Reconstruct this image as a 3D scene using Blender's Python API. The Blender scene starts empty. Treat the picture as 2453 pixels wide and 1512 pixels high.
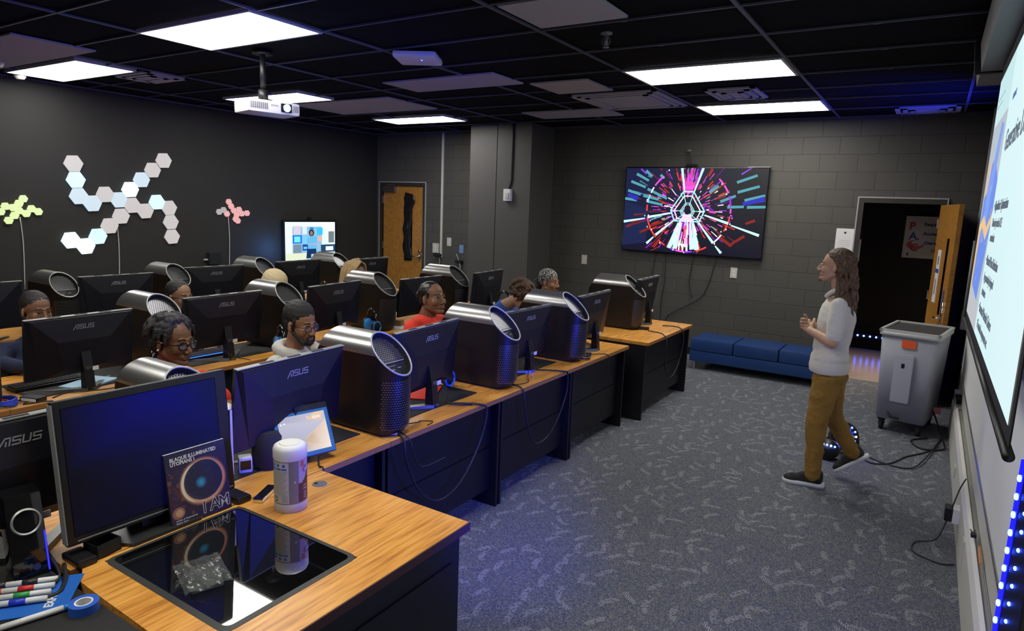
import bpy, bmesh, math, random
from mathutils import Vector, Matrix, Euler
random.seed(7)
S = bpy.context.scene
COL = S.collection
PI = math.pi
R = math.radians

# ---------------- camera, world, exposure, lights of the room ----------------
cd = bpy.data.cameras.new('camera'); cam = bpy.data.objects.new('camera', cd); COL.objects.link(cam)
cd.sensor_width = 36; cd.sensor_fit = 'HORIZONTAL'; cd.lens = 23.1638
cd.clip_start = .05; cd.clip_end = 60
_r = Vector((0.84299216, 0.53665329, 0.03697932)); _u = Vector((-0.11817086, 0.11768434, 0.98599495)); _f = Vector((-0.52478554, 0.83555589, -0.16262376))
cam.matrix_world = Matrix(((_r.x, _u.x, -_f.x, 1.05253893), (_r.y, _u.y, -_f.y, -2.57123957), (_r.z, _u.z, -_f.z, 1.90833535), (0, 0, 0, 1)))
S.camera = cam
w = bpy.data.worlds.new('world'); S.world = w; w.use_nodes = True
w.node_tree.nodes['Background'].inputs[0].default_value = (.02, .022, .03, 1)
w.node_tree.nodes['Background'].inputs[1].default_value = .12
S.view_settings.view_transform = 'Standard'; S.view_settings.look = 'None'
S.view_settings.gamma = 1; S.view_settings.use_curve_mapping = False
S.view_settings.exposure = 0.0
S.cycles.use_denoising = True
S.cycles.max_bounces = 6; S.cycles.glossy_bounces = 4; S.cycles.diffuse_bounces = 4
S.cycles.sample_clamp_indirect = 4
LIGHT_PANEL = 15.0      # strength of the ceiling troffers
def lamp(name, kind, loc, energy, color, target=None, **kw):
    d = bpy.data.lights.new(name, kind); d.energy = energy; d.color = color
    for k, v in kw.items(): setattr(d, k, v)
    o = bpy.data.objects.new(name, d); COL.objects.link(o); o.location = loc
    if target is not None:
        o.rotation_euler = (Vector(target) - Vector(loc)).to_track_quat('-Z', 'Y').to_euler()
    return o
BLUE = (.01, .03, 1)

# ---------------- helpers ----------------
def tag(o, label=None, cat=None, group=None, kind=None):
    if label: o['label'] = label
    if cat: o['category'] = cat
    if group: o['group'] = group
    if kind: o['kind'] = kind
    return o
def thing(name, label, cat, loc=(0, 0, 0), rz=0, group=None, scale=1):
    o = bpy.data.objects.new(name, None); COL.objects.link(o); o.empty_display_size = .1
    o.location = loc; o.rotation_euler = (0, 0, rz); o.scale = (scale,) * 3 if not hasattr(scale, '__len__') else scale
    return tag(o, label, cat, group)
def kids(o): return [c for c in bpy.data.objects if c.parent == o]
def copy_tree(o, parent=None):
    c = o.copy(); COL.objects.link(c); c.parent = parent
    for ch in kids(o): copy_tree(ch, c)
    return c
def dup(o, label, loc=None, rz=None, scale=None, group=None):
    c = copy_tree(o)
    if loc is not None: c.location = loc
    if rz is not None: c.rotation_euler = (0, 0, rz)
    if scale is not None: c.scale = (scale,) * 3 if not hasattr(scale, '__len__') else scale
    c['label'] = label
    if group: c['group'] = group
    return c

class MB:
    def __init__(s): s.v = []; s.f = []; s.m = []; s.M = Matrix()
    def add(s, vs, fs, mi=0):
        b = len(s.v); s.v += [tuple(s.M @ Vector(p)) for p in vs]
        s.f += [tuple(b + i for i in f) for f in fs]; s.m += [mi] * len(fs); return s
    def box(s, x0, y0, z0, x1, y1, z1, mi=0, b=0):
        if x0 > x1: x0, x1 = x1, x0
        if y0 > y1: y0, y1 = y1, y0
        if z0 > z1: z0, z1 = z1, z0
        if not b:
            vs = [(x, y, z) for z in (z0, z1) for y in (y0, y1) for x in (x0, x1)]
            return s.add(vs, [(0, 2, 3, 1), (4, 5, 7, 6), (0, 1, 5, 4), (2, 6, 7, 3), (0, 4, 6, 2), (1, 3, 7, 5)], mi)
        b = min(b, (x1 - x0) * .49, (y1 - y0) * .49, (z1 - z0) * .49)
        bm = bmesh.new(); bmesh.ops.create_cube(bm, size=1)
        for v in bm.verts: v.co = Vector(((x0 + x1) / 2 + v.co.x * (x1 - x0), (y0 + y1) / 2 + v.co.y * (y1 - y0), (z0 + z1) / 2 + v.co.z * (z1 - z0)))
        bmesh.ops.bevel(bm, geom=bm.edges[:], offset=b, segments=2, affect='EDGES', profile=.7)
        s.bm(bm, mi); bm.free(); return s
    def bm(s, bm, mi=0):
        bm.verts.index_update(); s.add([v.co[:] for v in bm.verts], [[v.index for v in f.verts] for f in bm.faces], mi)
    def prism(s, pts, h, mi=0, axis='z', base=0):
        n = len(pts); k = {'z': lambda p, t: (p[0], p[1], t), 'x': lambda p, t: (t, p[0], p[1]), 'y': lambda p, t: (p[0], t, p[1])}[axis]
        vs = [k(p, base) for p in pts] + [k(p, base + h) for p in pts]
        fs = [tuple(range(n))[::-1], tuple(range(n, 2 * n))] + [(i, (i + 1) % n, n + (i + 1) % n, n + i) for i in range(n)]
        return s.add(vs, fs, mi)
    def cyl(s, p0, p1, r0, r1=None, n=16, mi=0, caps=True):
        r1 = r0 if r1 is None else r1; p0 = Vector(p0); p1 = Vector(p1); d = (p1 - p0).normalized()
        a = d.orthogonal().normalized(); b = d.cross(a)
        vs = [p + (a * math.cos(2 * PI * i / n) + b * math.sin(2 * PI * i / n)) * r for p, r in ((p0, r0), (p1, r1)) for i in range(n)]
        fs = [(i, (i + 1) % n, n + (i + 1) % n, n + i) for i in range(n)]
        if caps: fs += [tuple(range(n))[::-1], tuple(range(n, 2 * n))]
        return s.add(vs, fs, mi)
    def tube(s, pts, r, n=6, mi=0, smooth=4, caps=True):
        P = [Vector(p) for p in pts]
        if smooth and len(P) > 2:
            Q = []
            for i in range(len(P) - 1):
                a, b, c, d = P[max(i - 1, 0)], P[i], P[i + 1], P[min(i + 2, len(P) - 1)]
                for k in range(smooth):
                    t = k / smooth; Q.append(.5 * ((2 * b) + (c - a) * t + (2 * a - 5 * b + 4 * c - d) * t * t + (-a + 3 * b - 3 * c + d) * t ** 3))
            P = Q + [P[-1]]
        rr = r if hasattr(r, '__len__') else None
        rings = []; up = None; vs = []
        for i, p in enumerate(P):
            d = (P[min(i + 1, len(P) - 1)] - P[max(i - 1, 0)]).normalized()
            if up is None: up = d.orthogonal().normalized()
            up = (up - d * up.dot(d))
            up = up.normalized() if up.length > 1e-5 else d.orthogonal().normalized()
            b = d.cross(up)
            t = i / max(1, len(P) - 1)
            rad = r if rr is None else rr[0] * (1 - t) + rr[1] * t
            vs += [p + (up * math.cos(2 * PI * k / n) + b * math.sin(2 * PI * k / n)) * rad for k in range(n)]
        fs = [(i * n + k, i * n + (k + 1) % n, (i + 1) * n + (k + 1) % n, (i + 1) * n + k) for i in range(len(P) - 1) for k in range(n)]
        if caps: fs += [tuple(range(n))[::-1], tuple(range((len(P) - 1) * n, len(P) * n))]
        return s.add(vs, fs, mi)
    def lathe(s, prof, n=24, mi=0, c=(0, 0, 0), a0=0, a1=2 * PI):
        full = abs(a1 - a0 - 2 * PI) < 1e-6; m = n if full else n + 1
        vs = [(c[0] + r * math.cos(a0 + (a1 - a0) * k / n), c[1] + r * math.sin(a0 + (a1 - a0) * k / n), c[2] + z) for r, z in prof for k in range(m)]
        fs = [(i * m + k, i * m + (k + 1) % m, (i + 1) * m + (k + 1) % m, (i + 1) * m + k) for i in range(len(prof) - 1) for k in range(n)]
        return s.add(vs, fs, mi)
    def ell(s, c, r, n=16, mi=0, rot=None):
        bm = bmesh.new(); bmesh.ops.create_uvsphere(bm, u_segments=n, v_segments=max(6, n // 2), radius=1)
        for v in bm.verts:
            q = Vector((v.co.x * r[0], v.co.y * r[1], v.co.z * r[2]))
            if rot: q = Euler(rot).to_matrix() @ q
            v.co = q + Vector(c)
        s.bm(bm, mi); bm.free(); return s
    def cap(s, p0, r0, p1, r1, n=14, mi=0):      # tapered capsule
        p0 = Vector(p0); p1 = Vector(p1); d = p1 - p0; L = max(d.length, 1e-5); d = d / L
        a = d.orthogonal().normalized(); b = d.cross(a); vs = []; rings = []
        for k in range(5): t = -PI / 2 + k * PI / 8; rings.append((r0 * math.sin(t), r0 * math.cos(t) + 1e-5))
        for k in range(5): t = k * PI / 8; rings.append((L + r1 * math.sin(t), r1 * math.cos(t) + 1e-5))
        for h, rr in rings: vs += [p0 + d * h + (a * math.cos(2 * PI * i / n) + b * math.sin(2 * PI * i / n)) * rr for i in range(n)]
        m = len(rings)
        fs = [(i * n + k, i * n + (k + 1) % n, (i + 1) * n + (k + 1) % n, (i + 1) * n + k) for i in range(m - 1) for k in range(n)] + [tuple(range(n))[::-1], tuple(range((m - 1) * n, m * n))]
        return s.add(vs, fs, mi)
    def mesh(s, name, mats, smooth=False):
        me = bpy.data.meshes.new(name); me.from_pydata(s.v, [], s.f)
        for m in (mats if isinstance(mats, (list, tuple)) else [mats]): me.materials.append(m)
        me.polygons.foreach_set('material_index', s.m)
        if smooth: me.polygons.foreach_set('use_smooth', [True] * len(s.f))
        me.update()
        bm = bmesh.new(); bm.from_mesh(me); bmesh.ops.recalc_face_normals(bm, faces=bm.faces); bm.to_mesh(me); bm.free()
        if smooth and smooth != 2:
            me.set_sharp_from_angle(angle=R(42))
        return me
    def build(s, name, mats, parent=None, smooth=False):
        o = bpy.data.objects.new(name, s.mesh(name, mats, smooth)); COL.objects.link(o); o.parent = parent; return o
def blob(name, mb, voxel, iters, mats, parent=None, disp=0, dscale=.05, keep=None):
    """union of closed shapes fused to one skin"""
    o = bpy.data.objects.new(name, mb.mesh(name, mats)); COL.objects.link(o)
    m = o.modifiers.new('r', 'REMESH'); m.mode = 'VOXEL'; m.voxel_size = voxel
    if iters: m = o.modifiers.new('s', 'SMOOTH'); m.factor = .5; m.iterations = iters
    if disp:
        t = bpy.data.textures.new('t', 'CLOUDS'); t.noise_scale = dscale; t.noise_depth = 2
        m = o.modifiers.new('d', 'DISPLACE'); m.texture = t; m.strength = disp; m.mid_level = .5; m.texture_coords = 'LOCAL'
    dg = bpy.context.evaluated_depsgraph_get()
    me = bpy.data.meshes.new_from_object(o.evaluated_get(dg)); me.name = name
    o.modifiers.clear(); o.data = me
    me.materials.clear()
    for x in (mats if isinstance(mats, (list, tuple)) else [mats]): me.materials.append(x)
    me.polygons.foreach_set('material_index', [0] * len(me.polygons))
    me.polygons.foreach_set('use_smooth', [True] * len(me.polygons))
    o.parent = parent
    return o

# ---------------- materials ----------------
def mat(name, col, rough=.5, metal=0, emit=None, es=1, spec=.5, alpha=1, trans=0, bump=None, coat=0):
    m = bpy.data.materials.new(name); m.use_nodes = True; b = m.node_tree.nodes['Principled BSDF']
    b.inputs['Base Color'].default_value = (*col, 1); b.inputs['Roughness'].default_value = rough
    b.inputs['Metallic'].default_value = metal; b.inputs['Specular IOR Level'].default_value = spec
    b.inputs['Coat Weight'].default_value = coat
    if emit: b.inputs['Emission Color'].default_value = (*emit, 1); b.inputs['Emission Strength'].default_value = es
    if trans: b.inputs['Transmission Weight'].default_value = trans
    if alpha < 1: b.inputs['Alpha'].default_value = alpha
    # every material gets a faint procedural variation of its roughness / relief
    nt = m.node_tree; tc = nt.nodes.new('ShaderNodeTexCoord'); n = nt.nodes.new('ShaderNodeTexNoise')
    nt.links.new(tc.outputs['Object'], n.inputs['Vector']); n.inputs['Scale'].default_value = (bump or (60, 0))[0]; n.inputs['Detail'].default_value = 2
    if bump and bump[1]:
        bp = nt.nodes.new('ShaderNodeBump'); bp.inputs['Strength'].default_value = bump[1]; bp.inputs['Distance'].default_value = .004
        nt.links.new(n.outputs['Fac'], bp.inputs['Height']); nt.links.new(bp.outputs['Normal'], b.inputs['Normal'])
    else:
        mr = nt.nodes.new('ShaderNodeMapRange'); mr.inputs['To Min'].default_value = max(.02, rough - .04); mr.inputs['To Max'].default_value = min(1, rough + .04)
        nt.links.new(n.outputs['Fac'], mr.inputs['Value']); nt.links.new(mr.outputs['Result'], b.inputs['Roughness'])
    return m
class NT:
    def __init__(s, name, rough=.6):
        s.m = bpy.data.materials.new(name); s.m.use_nodes = True; s.t = s.m.node_tree; s.b = s.t.nodes['Principled BSDF']; s.b.inputs['Roughness'].default_value = rough
    def n(s, typ, ins=None, **kw):
        x = s.t.nodes.new('ShaderNode' + typ)
        for k, v in kw.items(): setattr(x, k, v)
        for k, v in (ins or {}).items():
            if isinstance(v, bpy.types.NodeSocket): s.t.links.new(v, x.inputs[k])
            else: x.inputs[k].default_value = v
        return x
    def link(s, a, b): s.t.links.new(a, s.b.inputs[b])
    def ramp(s, fac, stops):
        x = s.n('ValToRGB', {'Fac': fac}); e = x.color_ramp.elements
        while len(e) < len(stops): e.new(.5)
        for k, (p, c) in enumerate(stops): e[k].position = p; e[k].color = (*c, 1) if len(c) == 3 else c
        return x.outputs['Color']
def mapped(t, src='Object', sc=(1, 1, 1), rot=(0, 0, 0), loc=(0, 0, 0)):
    tc = t.n('TexCoord'); return t.n('Mapping', {'Vector': tc.outputs[src], 'Scale': sc, 'Rotation': rot, 'Location': loc}).outputs[0]
M = {}
def build_mats():
    # carpet
    t = NT('carpet', .95); v = mapped(t)
    fine = t.n('TexNoise', {'Vector': v, 'Scale': 260., 'Detail': 2.}).outputs['Color']
    f2 = t.n('TexWhiteNoise', {'Vector': t.n('VectorMath', {0: v, 1: (.006, .006, .006)}, operation='SNAP').outputs[0]}, noise_dimensions='3D').outputs['Value']
    base = t.ramp(f2, [(0, (.045, .055, .085)), (.35, (.085, .105, .145)), (.62, (.115, .118, .122)), (.8, (.165, .145, .125)), (1, (.20, .21, .24))])
    # clusters of short light dashes, each cluster turned its own way
    def ma(op, a, b=None):
        return t.n('Math', {0: a, **({1: b} if b is not None else {})}, operation=op).outputs[0]
    vo = t.n('TexVoronoi', {'Vector': v, 'Scale': 7.5}, voronoi_dimensions='2D')
    lo = t.n('SeparateXYZ', {0: t.n('VectorMath', {0: v, 1: vo.outputs['Position']}, operation='SUBTRACT').outputs[0]})
    rc = t.n('SeparateColor', {0: vo.outputs['Color']})
    an = ma('ADD', ma('MULTIPLY', ma('ROUND', ma('MULTIPLY', rc.outputs[0], 3.)), .75), .3)
    ca, sa = ma('COSINE', an), ma('SINE', an)
    uu = ma('ADD', ma('MULTIPLY', lo.outputs[0], ca), ma('MULTIPLY', lo.outputs[1], sa)); ww = ma('SUBTRACT', ma('MULTIPLY', lo.outputs[1], ca), ma('MULTIPLY', lo.outputs[0], sa))
    w2 = ma('ADD', ww, ma('MULTIPLY', ma('MULTIPLY', uu, uu), 3.5))
    inu = ma('LESS_THAN', ma('ABSOLUTE', uu), .062); inw = ma('LESS_THAN', ma('ABSOLUTE', w2), .016)
    dash = ma('GREATER_THAN', ma('SINE', ma('MULTIPLY', ma('ADD', uu, ma('MULTIPLY', ww, .7)), 520.)), .1); seg = ma('LESS_THAN', t.n('TexNoise', {'Vector': v, 'Scale': 60., 'Detail': 1.}).outputs['Fac'], .56)
    d = ma('MULTIPLY', ma('MULTIPLY', inu, inw), ma('MULTIPLY', dash, ma('MULTIPLY', seg, ma('GREATER_THAN', rc.outputs[1], .25))))
    mx = t.n('Mix', data_type='RGBA'); t.t.links.new(t.n('Math', {0: d, 1: .75}, operation='MULTIPLY').outputs[0], mx.inputs[0]); t.t.links.new(base, mx.inputs[6]); mx.inputs[7].default_value = (.40, .40, .40, 1)
    t.link(mx.outputs[2], 'Base Color'); bp = t.n('Bump', {'Height': fine, 'Strength': .5, 'Distance': .004}); t.link(bp.outputs[0], 'Normal'); M['carpet'] = t.m
    # painted block wall (x/z plane)
    def block(name, col, axis, lines=1.2):
        t = NT(name, .55); tc = t.n('TexCoord'); sx = t.n('SeparateXYZ', {0: tc.outputs['Object']})
        cb = t.n('CombineXYZ', {0: sx.outputs[axis], 1: sx.outputs['Z']})
        br = t.n('TexBrick', {'Vector': cb.outputs[0], 'Scale': 1., 'Mortar Size': .006, 'Mortar Smooth': .3, 'Brick Width': .41, 'Row Height': .205, 'Color1': (*col, 1), 'Color2': (*[c * 1.12 for c in col], 1), 'Mortar': (*[c * lines for c in col], 1)})
        t.link(br.outputs['Color'], 'Base Color')
        nz = t.n('TexNoise', {'Vector': tc.outputs['Object'], 'Scale': 90., 'Detail': 3.})
        h = t.n('Math', {0: t.n('Math', {0: br.outputs['Fac'], 1: -.8}, operation='MULTIPLY').outputs[0], 1: t.n('Math', {0: nz.outputs['Fac'], 1: .25}, operation='MULTIPLY').outputs[0]}, operation='ADD').outputs[0]
        t.link(t.n('Bump', {'Height': h, 'Strength': .6, 'Distance': .006}).outputs[0], 'Normal'); return t.m
    M['block'] = block('painted_block', (.072, .068, .058), 'X', .7)
    M['wall_dark'] = mat('painted_wall_dark', (.020, .019, .017), .8, bump=(120, .15))
    M['pillar'] = mat('painted_pillar', (.085, .08, .072), .55, bump=(120, .12))
    M['wall_side'] = mat('painted_wall_side', (.05, .05, .05), .7, bump=(120, .12))
    M['tile'] = mat('ceiling_tile_black', (.0035, .0035, .0045), .95, spec=.15, bump=(200, .3))
    M['gridm'] = mat('ceiling_grid', (.095, .09, .115), .45)
    M['greytile'] = mat('ceiling_tile_grey', (.42, .405, .43), .8, bump=(150, .2))
    M['panel'] = mat('light_diffuser', (.9, .9, .9), .6, emit=(1, .985, .93), es=LIGHT_PANEL)
    # wood laminate
    def wood(name, sc=1, dark=1):
        t = NT(name, .34); v = mapped(t, sc=(1.4 * sc, .32 * sc, 1.4 * sc))
        n1 = t.n('TexNoise', {'Vector': v, 'Scale': 2.2, 'Detail': 1., 'Distortion': .9}).outputs['Fac']
        wv = t.n('Math', {0: t.n('Math', {0: n1, 1: 60.}, operation='MULTIPLY').outputs[0]}, operation='SINE').outputs[0]
        fib = t.n('TexNoise', {'Vector': mapped(t, sc=(30, 2, 30)), 'Scale': 3., 'Detail': 2.}).outputs['Fac']
        f = t.n('Math', {0: t.n('Math', {0: wv, 1: .07}, operation='MULTIPLY').outputs[0], 1: fib}, operation='ADD').outputs[0]
        c = t.ramp(f, [(.25, (.44 * dark, .165 * dark, .026 * dark)), (.5, (.72 * dark, .32 * dark, .058 * dark)), (.75, (.82 * dark, .42 * dark, .095 * dark))])
        t.link(c, 'Base Color'); return t.m
    M['wood'] = wood('wood_laminate'); M['edge'] = mat('desk_edge', (.40, .17, .05), .45)
    M['doorwood'] = wood('door_wood', .8, .62)
    M['black'] = mat('black_satin', (.007, .007, .008), .42); M['blackmat'] = mat('black_matte', (.006, .006, .007), .75)
    M['blackgloss'] = mat('black_gloss', (.006, .006, .007), .08, coat=.5)
    M['deskblack'] = mat('desk_black_laminate', (.004, .004, .006), .5)
    # brushed graphite
    t = NT('brushed_graphite', .3); t.b.inputs['Metallic'].default_value = .9
    st = t.n('TexNoise', {'Vector': mapped(t, sc=(2, 400, 400)), 'Scale': 4., 'Detail': 1.}).outputs['Fac']
    t.link(t.ramp(st, [(.3, (.42, .415, .40)), (.7, (.50, .495, .48))]), 'Base Color'); t.link(t.n('MapRange', {'Value': st, 'To Min': .27, 'To Max': .33}).outputs[0], 'Roughness'); M['brushed'] = t.m
    M['towerside'] = mat('tower_side_dark', (.014, .011, .009), .40, metal=.3, bump=(300, .05))
    M['silver'] = mat('silver_rim', (.42, .42, .40), .5, metal=.5)
    M['grille'] = mat('grille_metal', (.30, .30, .31), .32, metal=.8)
    M['monback'] = mat('monitor_back', (.007, .007, .011), .42, bump=(400, .08))
    M['greytrim'] = mat('grey_trim', (.22, .22, .21), .4)
    M['logo'] = mat('grey_logo', (.30, .30, .32), .35, metal=.3)
    M['standgrey'] = mat('stand_grey', (.16, .16, .155), .3, metal=.7)
    M['screenoff'] = mat('screen_glass', (.006, .006, .010), .12)
    M['white'] = mat('white_plastic', (.75, .74, .70), .4); M['offwhite'] = mat('off_white_paint', (.58, .57, .5), .45)
    M['whitepaint'] = mat('white_paint', (.62, .62, .60), .5)
    M['chrome'] = mat('chrome', (.7, .7, .7), .15, metal=1); M['steel'] = mat('satin_steel', (.45, .45, .45), .35, metal=1)
    M['frame'] = mat('door_frame_paint', (.035, .03, .025), .45); M['frameedge'] = mat('door_frame_edge', (.42, .41, .40), .4)
    M['bluevinyl'] = mat('blue_vinyl', (.012, .045, .17), .38, bump=(220, .15)); M['bin'] = mat('grey_bin_plastic', (.30, .31, .36), .5, bump=(60, .1)); M['binrim'] = mat('bin_rim', (.52, .53, .52), .4)
    M['rubber'] = mat('rubber', (.012, .012, .012), .7); M['bluecup'] = mat('headset_blue', (.02, .22, .62), .35)
    M['bluled'] = mat('blue_led', (0, .02, .3), .4, emit=(.03, .08, 1), es=30); M['bluled_lo'] = mat('blue_led_soft', (0, .02, .3), .4, emit=(.02, .12, 1), es=4)
    M['paper'] = mat('white_paper', (.78, .78, .76), .7); M['beigefloor'] = mat('hall_floor_tile', (.42, .33, .22), .2)
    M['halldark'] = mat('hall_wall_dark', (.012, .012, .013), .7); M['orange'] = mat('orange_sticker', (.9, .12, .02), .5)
    M['cablem'] = mat('cable_black', (.012, .012, .012), .5); M['cablew'] = mat('cable_white', (.5, .5, .5), .5)
    M['leather'] = mat('chair_black', (.014, .014, .015), .55)
    # emissive pictures take their colours from the picture's own colour attribute
    def pic(name, es, rough=.3, em=True):
        t = NT(name, rough); a = t.n('Attribute', attribute_name='Col')
        if em:
            t.b.inputs['Base Color'].default_value = (.01, .01, .01, 1); t.link(a.outputs['Color'], 'Emission Color'); t.b.inputs['Emission Strength'].default_value = es
        else: t.link(a.outputs['Color'], 'Base Color')
        return t.m
    M['pic'] = pic('screen_picture_lit', 1.3); M['pic_proj'] = pic('projected_picture', 1.0, .8); M['pic_reflection'] = pic('painted_blue_reflection', 1.0, .55); M['pic_reflection'].node_tree.nodes['Principled BSDF'].inputs['Specular IOR Level'].default_value = .12; M['print'] = pic('printed_picture', 1, .35, False)
    M['hexw'] = {}
    for k, (c, e) in dict(a=((.62, .57, .56), .72), b=((.50, .64, .74), .95), c=((.52, .85, 1), 1.15), d=((.75, .98, 1), 1.7), y=((.62, .76, .30), 1.0), r=((.80, .34, .33), .85), g=((.5, .46, .44), .6)).items():
        M['hexw'][k] = mat('light_panel_' + k, (.25, .25, .25), .5, emit=c, es=e)
build_mats()
def picture(name, polys, material, parent, O, U, V, N, dz=.0004):
    """flat picture made of coloured polygons; polys = (points in 0..1, colour); O origin, U/V edge vectors, N outward"""
    O, U, V, N = map(Vector, (O, U, V, N)); vs = []; fs = []; cs = []
    for k, (pts, c) in enumerate(polys):
        b = len(vs); vs += [O + U * p[0] + V * p[1] + N * dz * (k / len(polys) * 4 + .2) for p in pts]; fs.append(tuple(range(b, b + len(pts)))); cs.append((pts, c))
    me = bpy.data.meshes.new(name); me.from_pydata(vs, [], fs); me.materials.append(material)
    ca = me.color_attributes.new('Col', 'FLOAT_COLOR', 'CORNER'); i = 0
    for (pts, c) in cs:
        for k in range(len(pts)):
            cc = c[k] if isinstance(c, list) else c
            ca.data[i].color = (cc[0], cc[1], cc[2], 1); i += 1
    o = bpy.data.objects.new(name, me); COL.objects.link(o); o.parent = parent; return o
def rectp(x0, y0, x1, y1): return [(x0, y0), (x1, y0), (x1, y1), (x0, y1)]
def line2(a, b, w, w2=None, asp=1):
    w2 = w if w2 is None else w2; dx, dy = (b[0] - a[0]) * asp, b[1] - a[1]; L = math.hypot(dx, dy) or 1; nx, ny = -dy / L, dx / L
    return [(a[0] + nx * w / asp, a[1] + ny * w), (b[0] + nx * w2 / asp, b[1] + ny * w2), (b[0] - nx * w2 / asp, b[1] - ny * w2), (a[0] - nx * w / asp, a[1] - ny * w)]
def oval2(cx, cy, rx, ry, n=32, a0=0, a1=2 * PI): return [(cx + rx * math.cos(a0 + (a1 - a0) * k / n), cy + ry * math.sin(a0 + (a1 - a0) * k / n)) for k in range(n)]
def text(name, body, size, material, parent, mtx, extrude=.0006, align='LEFT', bold=0, sx=1, shear=0, fn=None):
    c = bpy.data.curves.new(name, 'FONT'); c.body = body; c.size = size; c.extrude = extrude; c.align_x = align; c.offset = bold; c.resolution_u = 2; c.shear = shear
    o = bpy.data.objects.new(name, c); COL.objects.link(o)
    me = bpy.data.meshes.new_from_object(o.evaluated_get(bpy.context.evaluated_depsgraph_get())); me.name = name
    COL.objects.unlink(o); bpy.data.objects.remove(o)
    for v in me.vertices:
        q = Vector((v.co.x * sx, v.co.y, v.co.z)); q = fn(q) if fn else q; v.co = mtx @ q
    me.materials.clear(); me.materials.append(material)
    o = bpy.data.objects.new(name, me); COL.objects.link(o); o.parent = parent; return o
def basis(O, X, Y):
    X = Vector(X).normalized(); Y = Vector(Y); Z = X.cross(Y).normalized(); Y = Z.cross(X)
    m = Matrix((X, Y, Z)).transposed().to_4x4(); m.translation = Vector(O); return m
def cable(label, pts, r=.004, m='cablem', name='cable', group=None):
    return tag(MB().tube(pts, r, 6).build(name, M[m], None, 2), label, 'cable', group)
# ---------------- the room ----------------
ZC = 3.08; XL = -7.43; XR = 1.46; YF = 6.25; YB = -3.6
def st(name, mb, m, parent=None, smooth=False):
    o = mb.build(name, M[m] if isinstance(m, str) else m, parent, smooth)
    if parent is None: o['kind'] = 'structure'
    return o
st('floor', MB().box(XL - .1, YB - .1, -.1, XR + .1, YF + .02, 0), 'carpet')
# far wall with two door openings
dL, dR, dT = (-7.30, -6.36, 2.2), (.325, 1.085, 2.11), 0
w = MB(); T = .16
w.box(XL - .1, YF, 0, dL[0], YF + T, ZC); w.box(dL[0], YF, dL[2], dL[1], YF + T, ZC); w.box(dL[1], YF, 0, dR[0], YF + T, ZC)
w.box(dR[0], YF, dR[2], dR[1], YF + T, ZC); w.box(dR[1], YF, 0, XR + .1, YF + T, ZC)
st('wall_far', w, 'block')
st('wall_left', MB().box(XL - .1, YB, 0, XL, YF, ZC), 'wall_dark')
st('wall_back', MB().box(XL - .1, YB - .1, 0, XR + .1, YB, ZC), 'wall_dark')
wr = MB().box(XR, YB, 0, XR + .1, YF, ZC); st('wall_right', wr, 'wall_side')
# boxed-in column against the far wall
pl = MB(); pl.box(-4.92, 5.6, 0, -4.446, YF, ZC); pl.box(-4.434, 5.6, 0, -3.86, YF, ZC); pl.box(-4.446, 5.615, 0, -4.434, YF, ZC)
st('wall_column', pl, 'pillar')
# baseboards of black vinyl
bb = MB().box(dL[1] + .06, YF - .012, 0, -4.92, YF, .1).box(-3.86, YF - .012, 0, dR[0] - .06, YF, .1); st('baseboard_far', bb, 'black')
st('baseboard_left', MB().box(XL, YB, 0, XL + .012, YF, .1), 'black')
# ceiling: dark tiles, visible T-grid
st('ceiling', MB().box(XL - .1, YB - .1, ZC + .02, XR + .1, YF + .2, ZC + .12), 'tile')
GX = [-6.9, -5.55, -4.103, -2.765, -1.351, -.039, 1.18]; GY = [-3.3, -2.69, -2.08, -1.47, -.86, -.269, .302, .842, 1.467, 2.14, 2.835, 3.527, 4.22, 4.849, 5.57, 6.194]
g = MB()
for x in GX: g.box(x - .012, YB, ZC, x + .012, YF, ZC + .012)
for y in GY: g.box(XL, y - .009, ZC + .001, XR, y + .009, ZC + .012)
for x0, x1 in zip(GX[3:], GX[4:]):
    pass
for a, b, h in ((XL, YB, 0),): g.box(XL, YB, ZC - .01, XL + .02, YF, ZC + .01).box(XL, YF - .02, ZC - .01, XR, YF, ZC + .01)
st('trim_1', g, 'gridm')
c = MB()
for y in GY[5:]:
    for x in (-.74, .615): c.box(x - .02, y - .014, ZC - .001, x + .02, y + .014, ZC + .012)
st('trim_2', c, mat('ceiling_grid_clips', (.09, .09, .12), .4))
# troffers
def troffer(x0, x1, y0, y1, label):
    t = thing('ceiling_light', label, 'ceiling light', ((x0 + x1) / 2, (y0 + y1) / 2, ZC), 0, 'lit ceiling panels')
    a, b = (x1 - x0) / 2, (y1 - y0) / 2
    MB().box(-a, -b, -.008, -a + .02, b, .018).box(a - .02, -b, -.008, a, b, .018).box(-a + .02, -b, -.008, a - .02, -b + .02, .018).box(-a + .02, b - .02, -.008, a - .02, b, .018).build('frame', M['offwhite'], t)
    MB().box(-a + .02, -b + .02, -.003, a - .02, b - .02, .012).build('diffuser', M['panel'], t)
troffer(-4.09, -2.78, .25, .86, 'lit ceiling panel nearest above the teacher desk, largest in view')
troffer(-7.15, -5.7, .56, 1.12, 'lit ceiling panel at the far left beside a grey tile')
troffer(-1.34, -.05, 2.85, 3.52, 'lit ceiling panel in front of the wall-mounted television, right of the vent')
troffer(-1.34, -.05, 4.86, 5.56, 'lit ceiling panel closest to the far block wall, above the television')
troffer(-5.97, -4.67, 4.62, 5.17, 'lit ceiling panel in front of the closed wooden door')
troffer(-6.45, -5.1, 2.56, 3.1, 'lit ceiling panel partly hidden behind the projector')
troffer(-1.33, -.05, -.95, -.35, 'lit ceiling panel above the front end of the teacher desk')
troffer(-1.33, -.05, -2.95, -2.35, 'lit ceiling panel behind the photographer')
troffer(-4.09, -2.78, -2.1, -1.5, 'lit ceiling panel over the left end of the front row')
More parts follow.
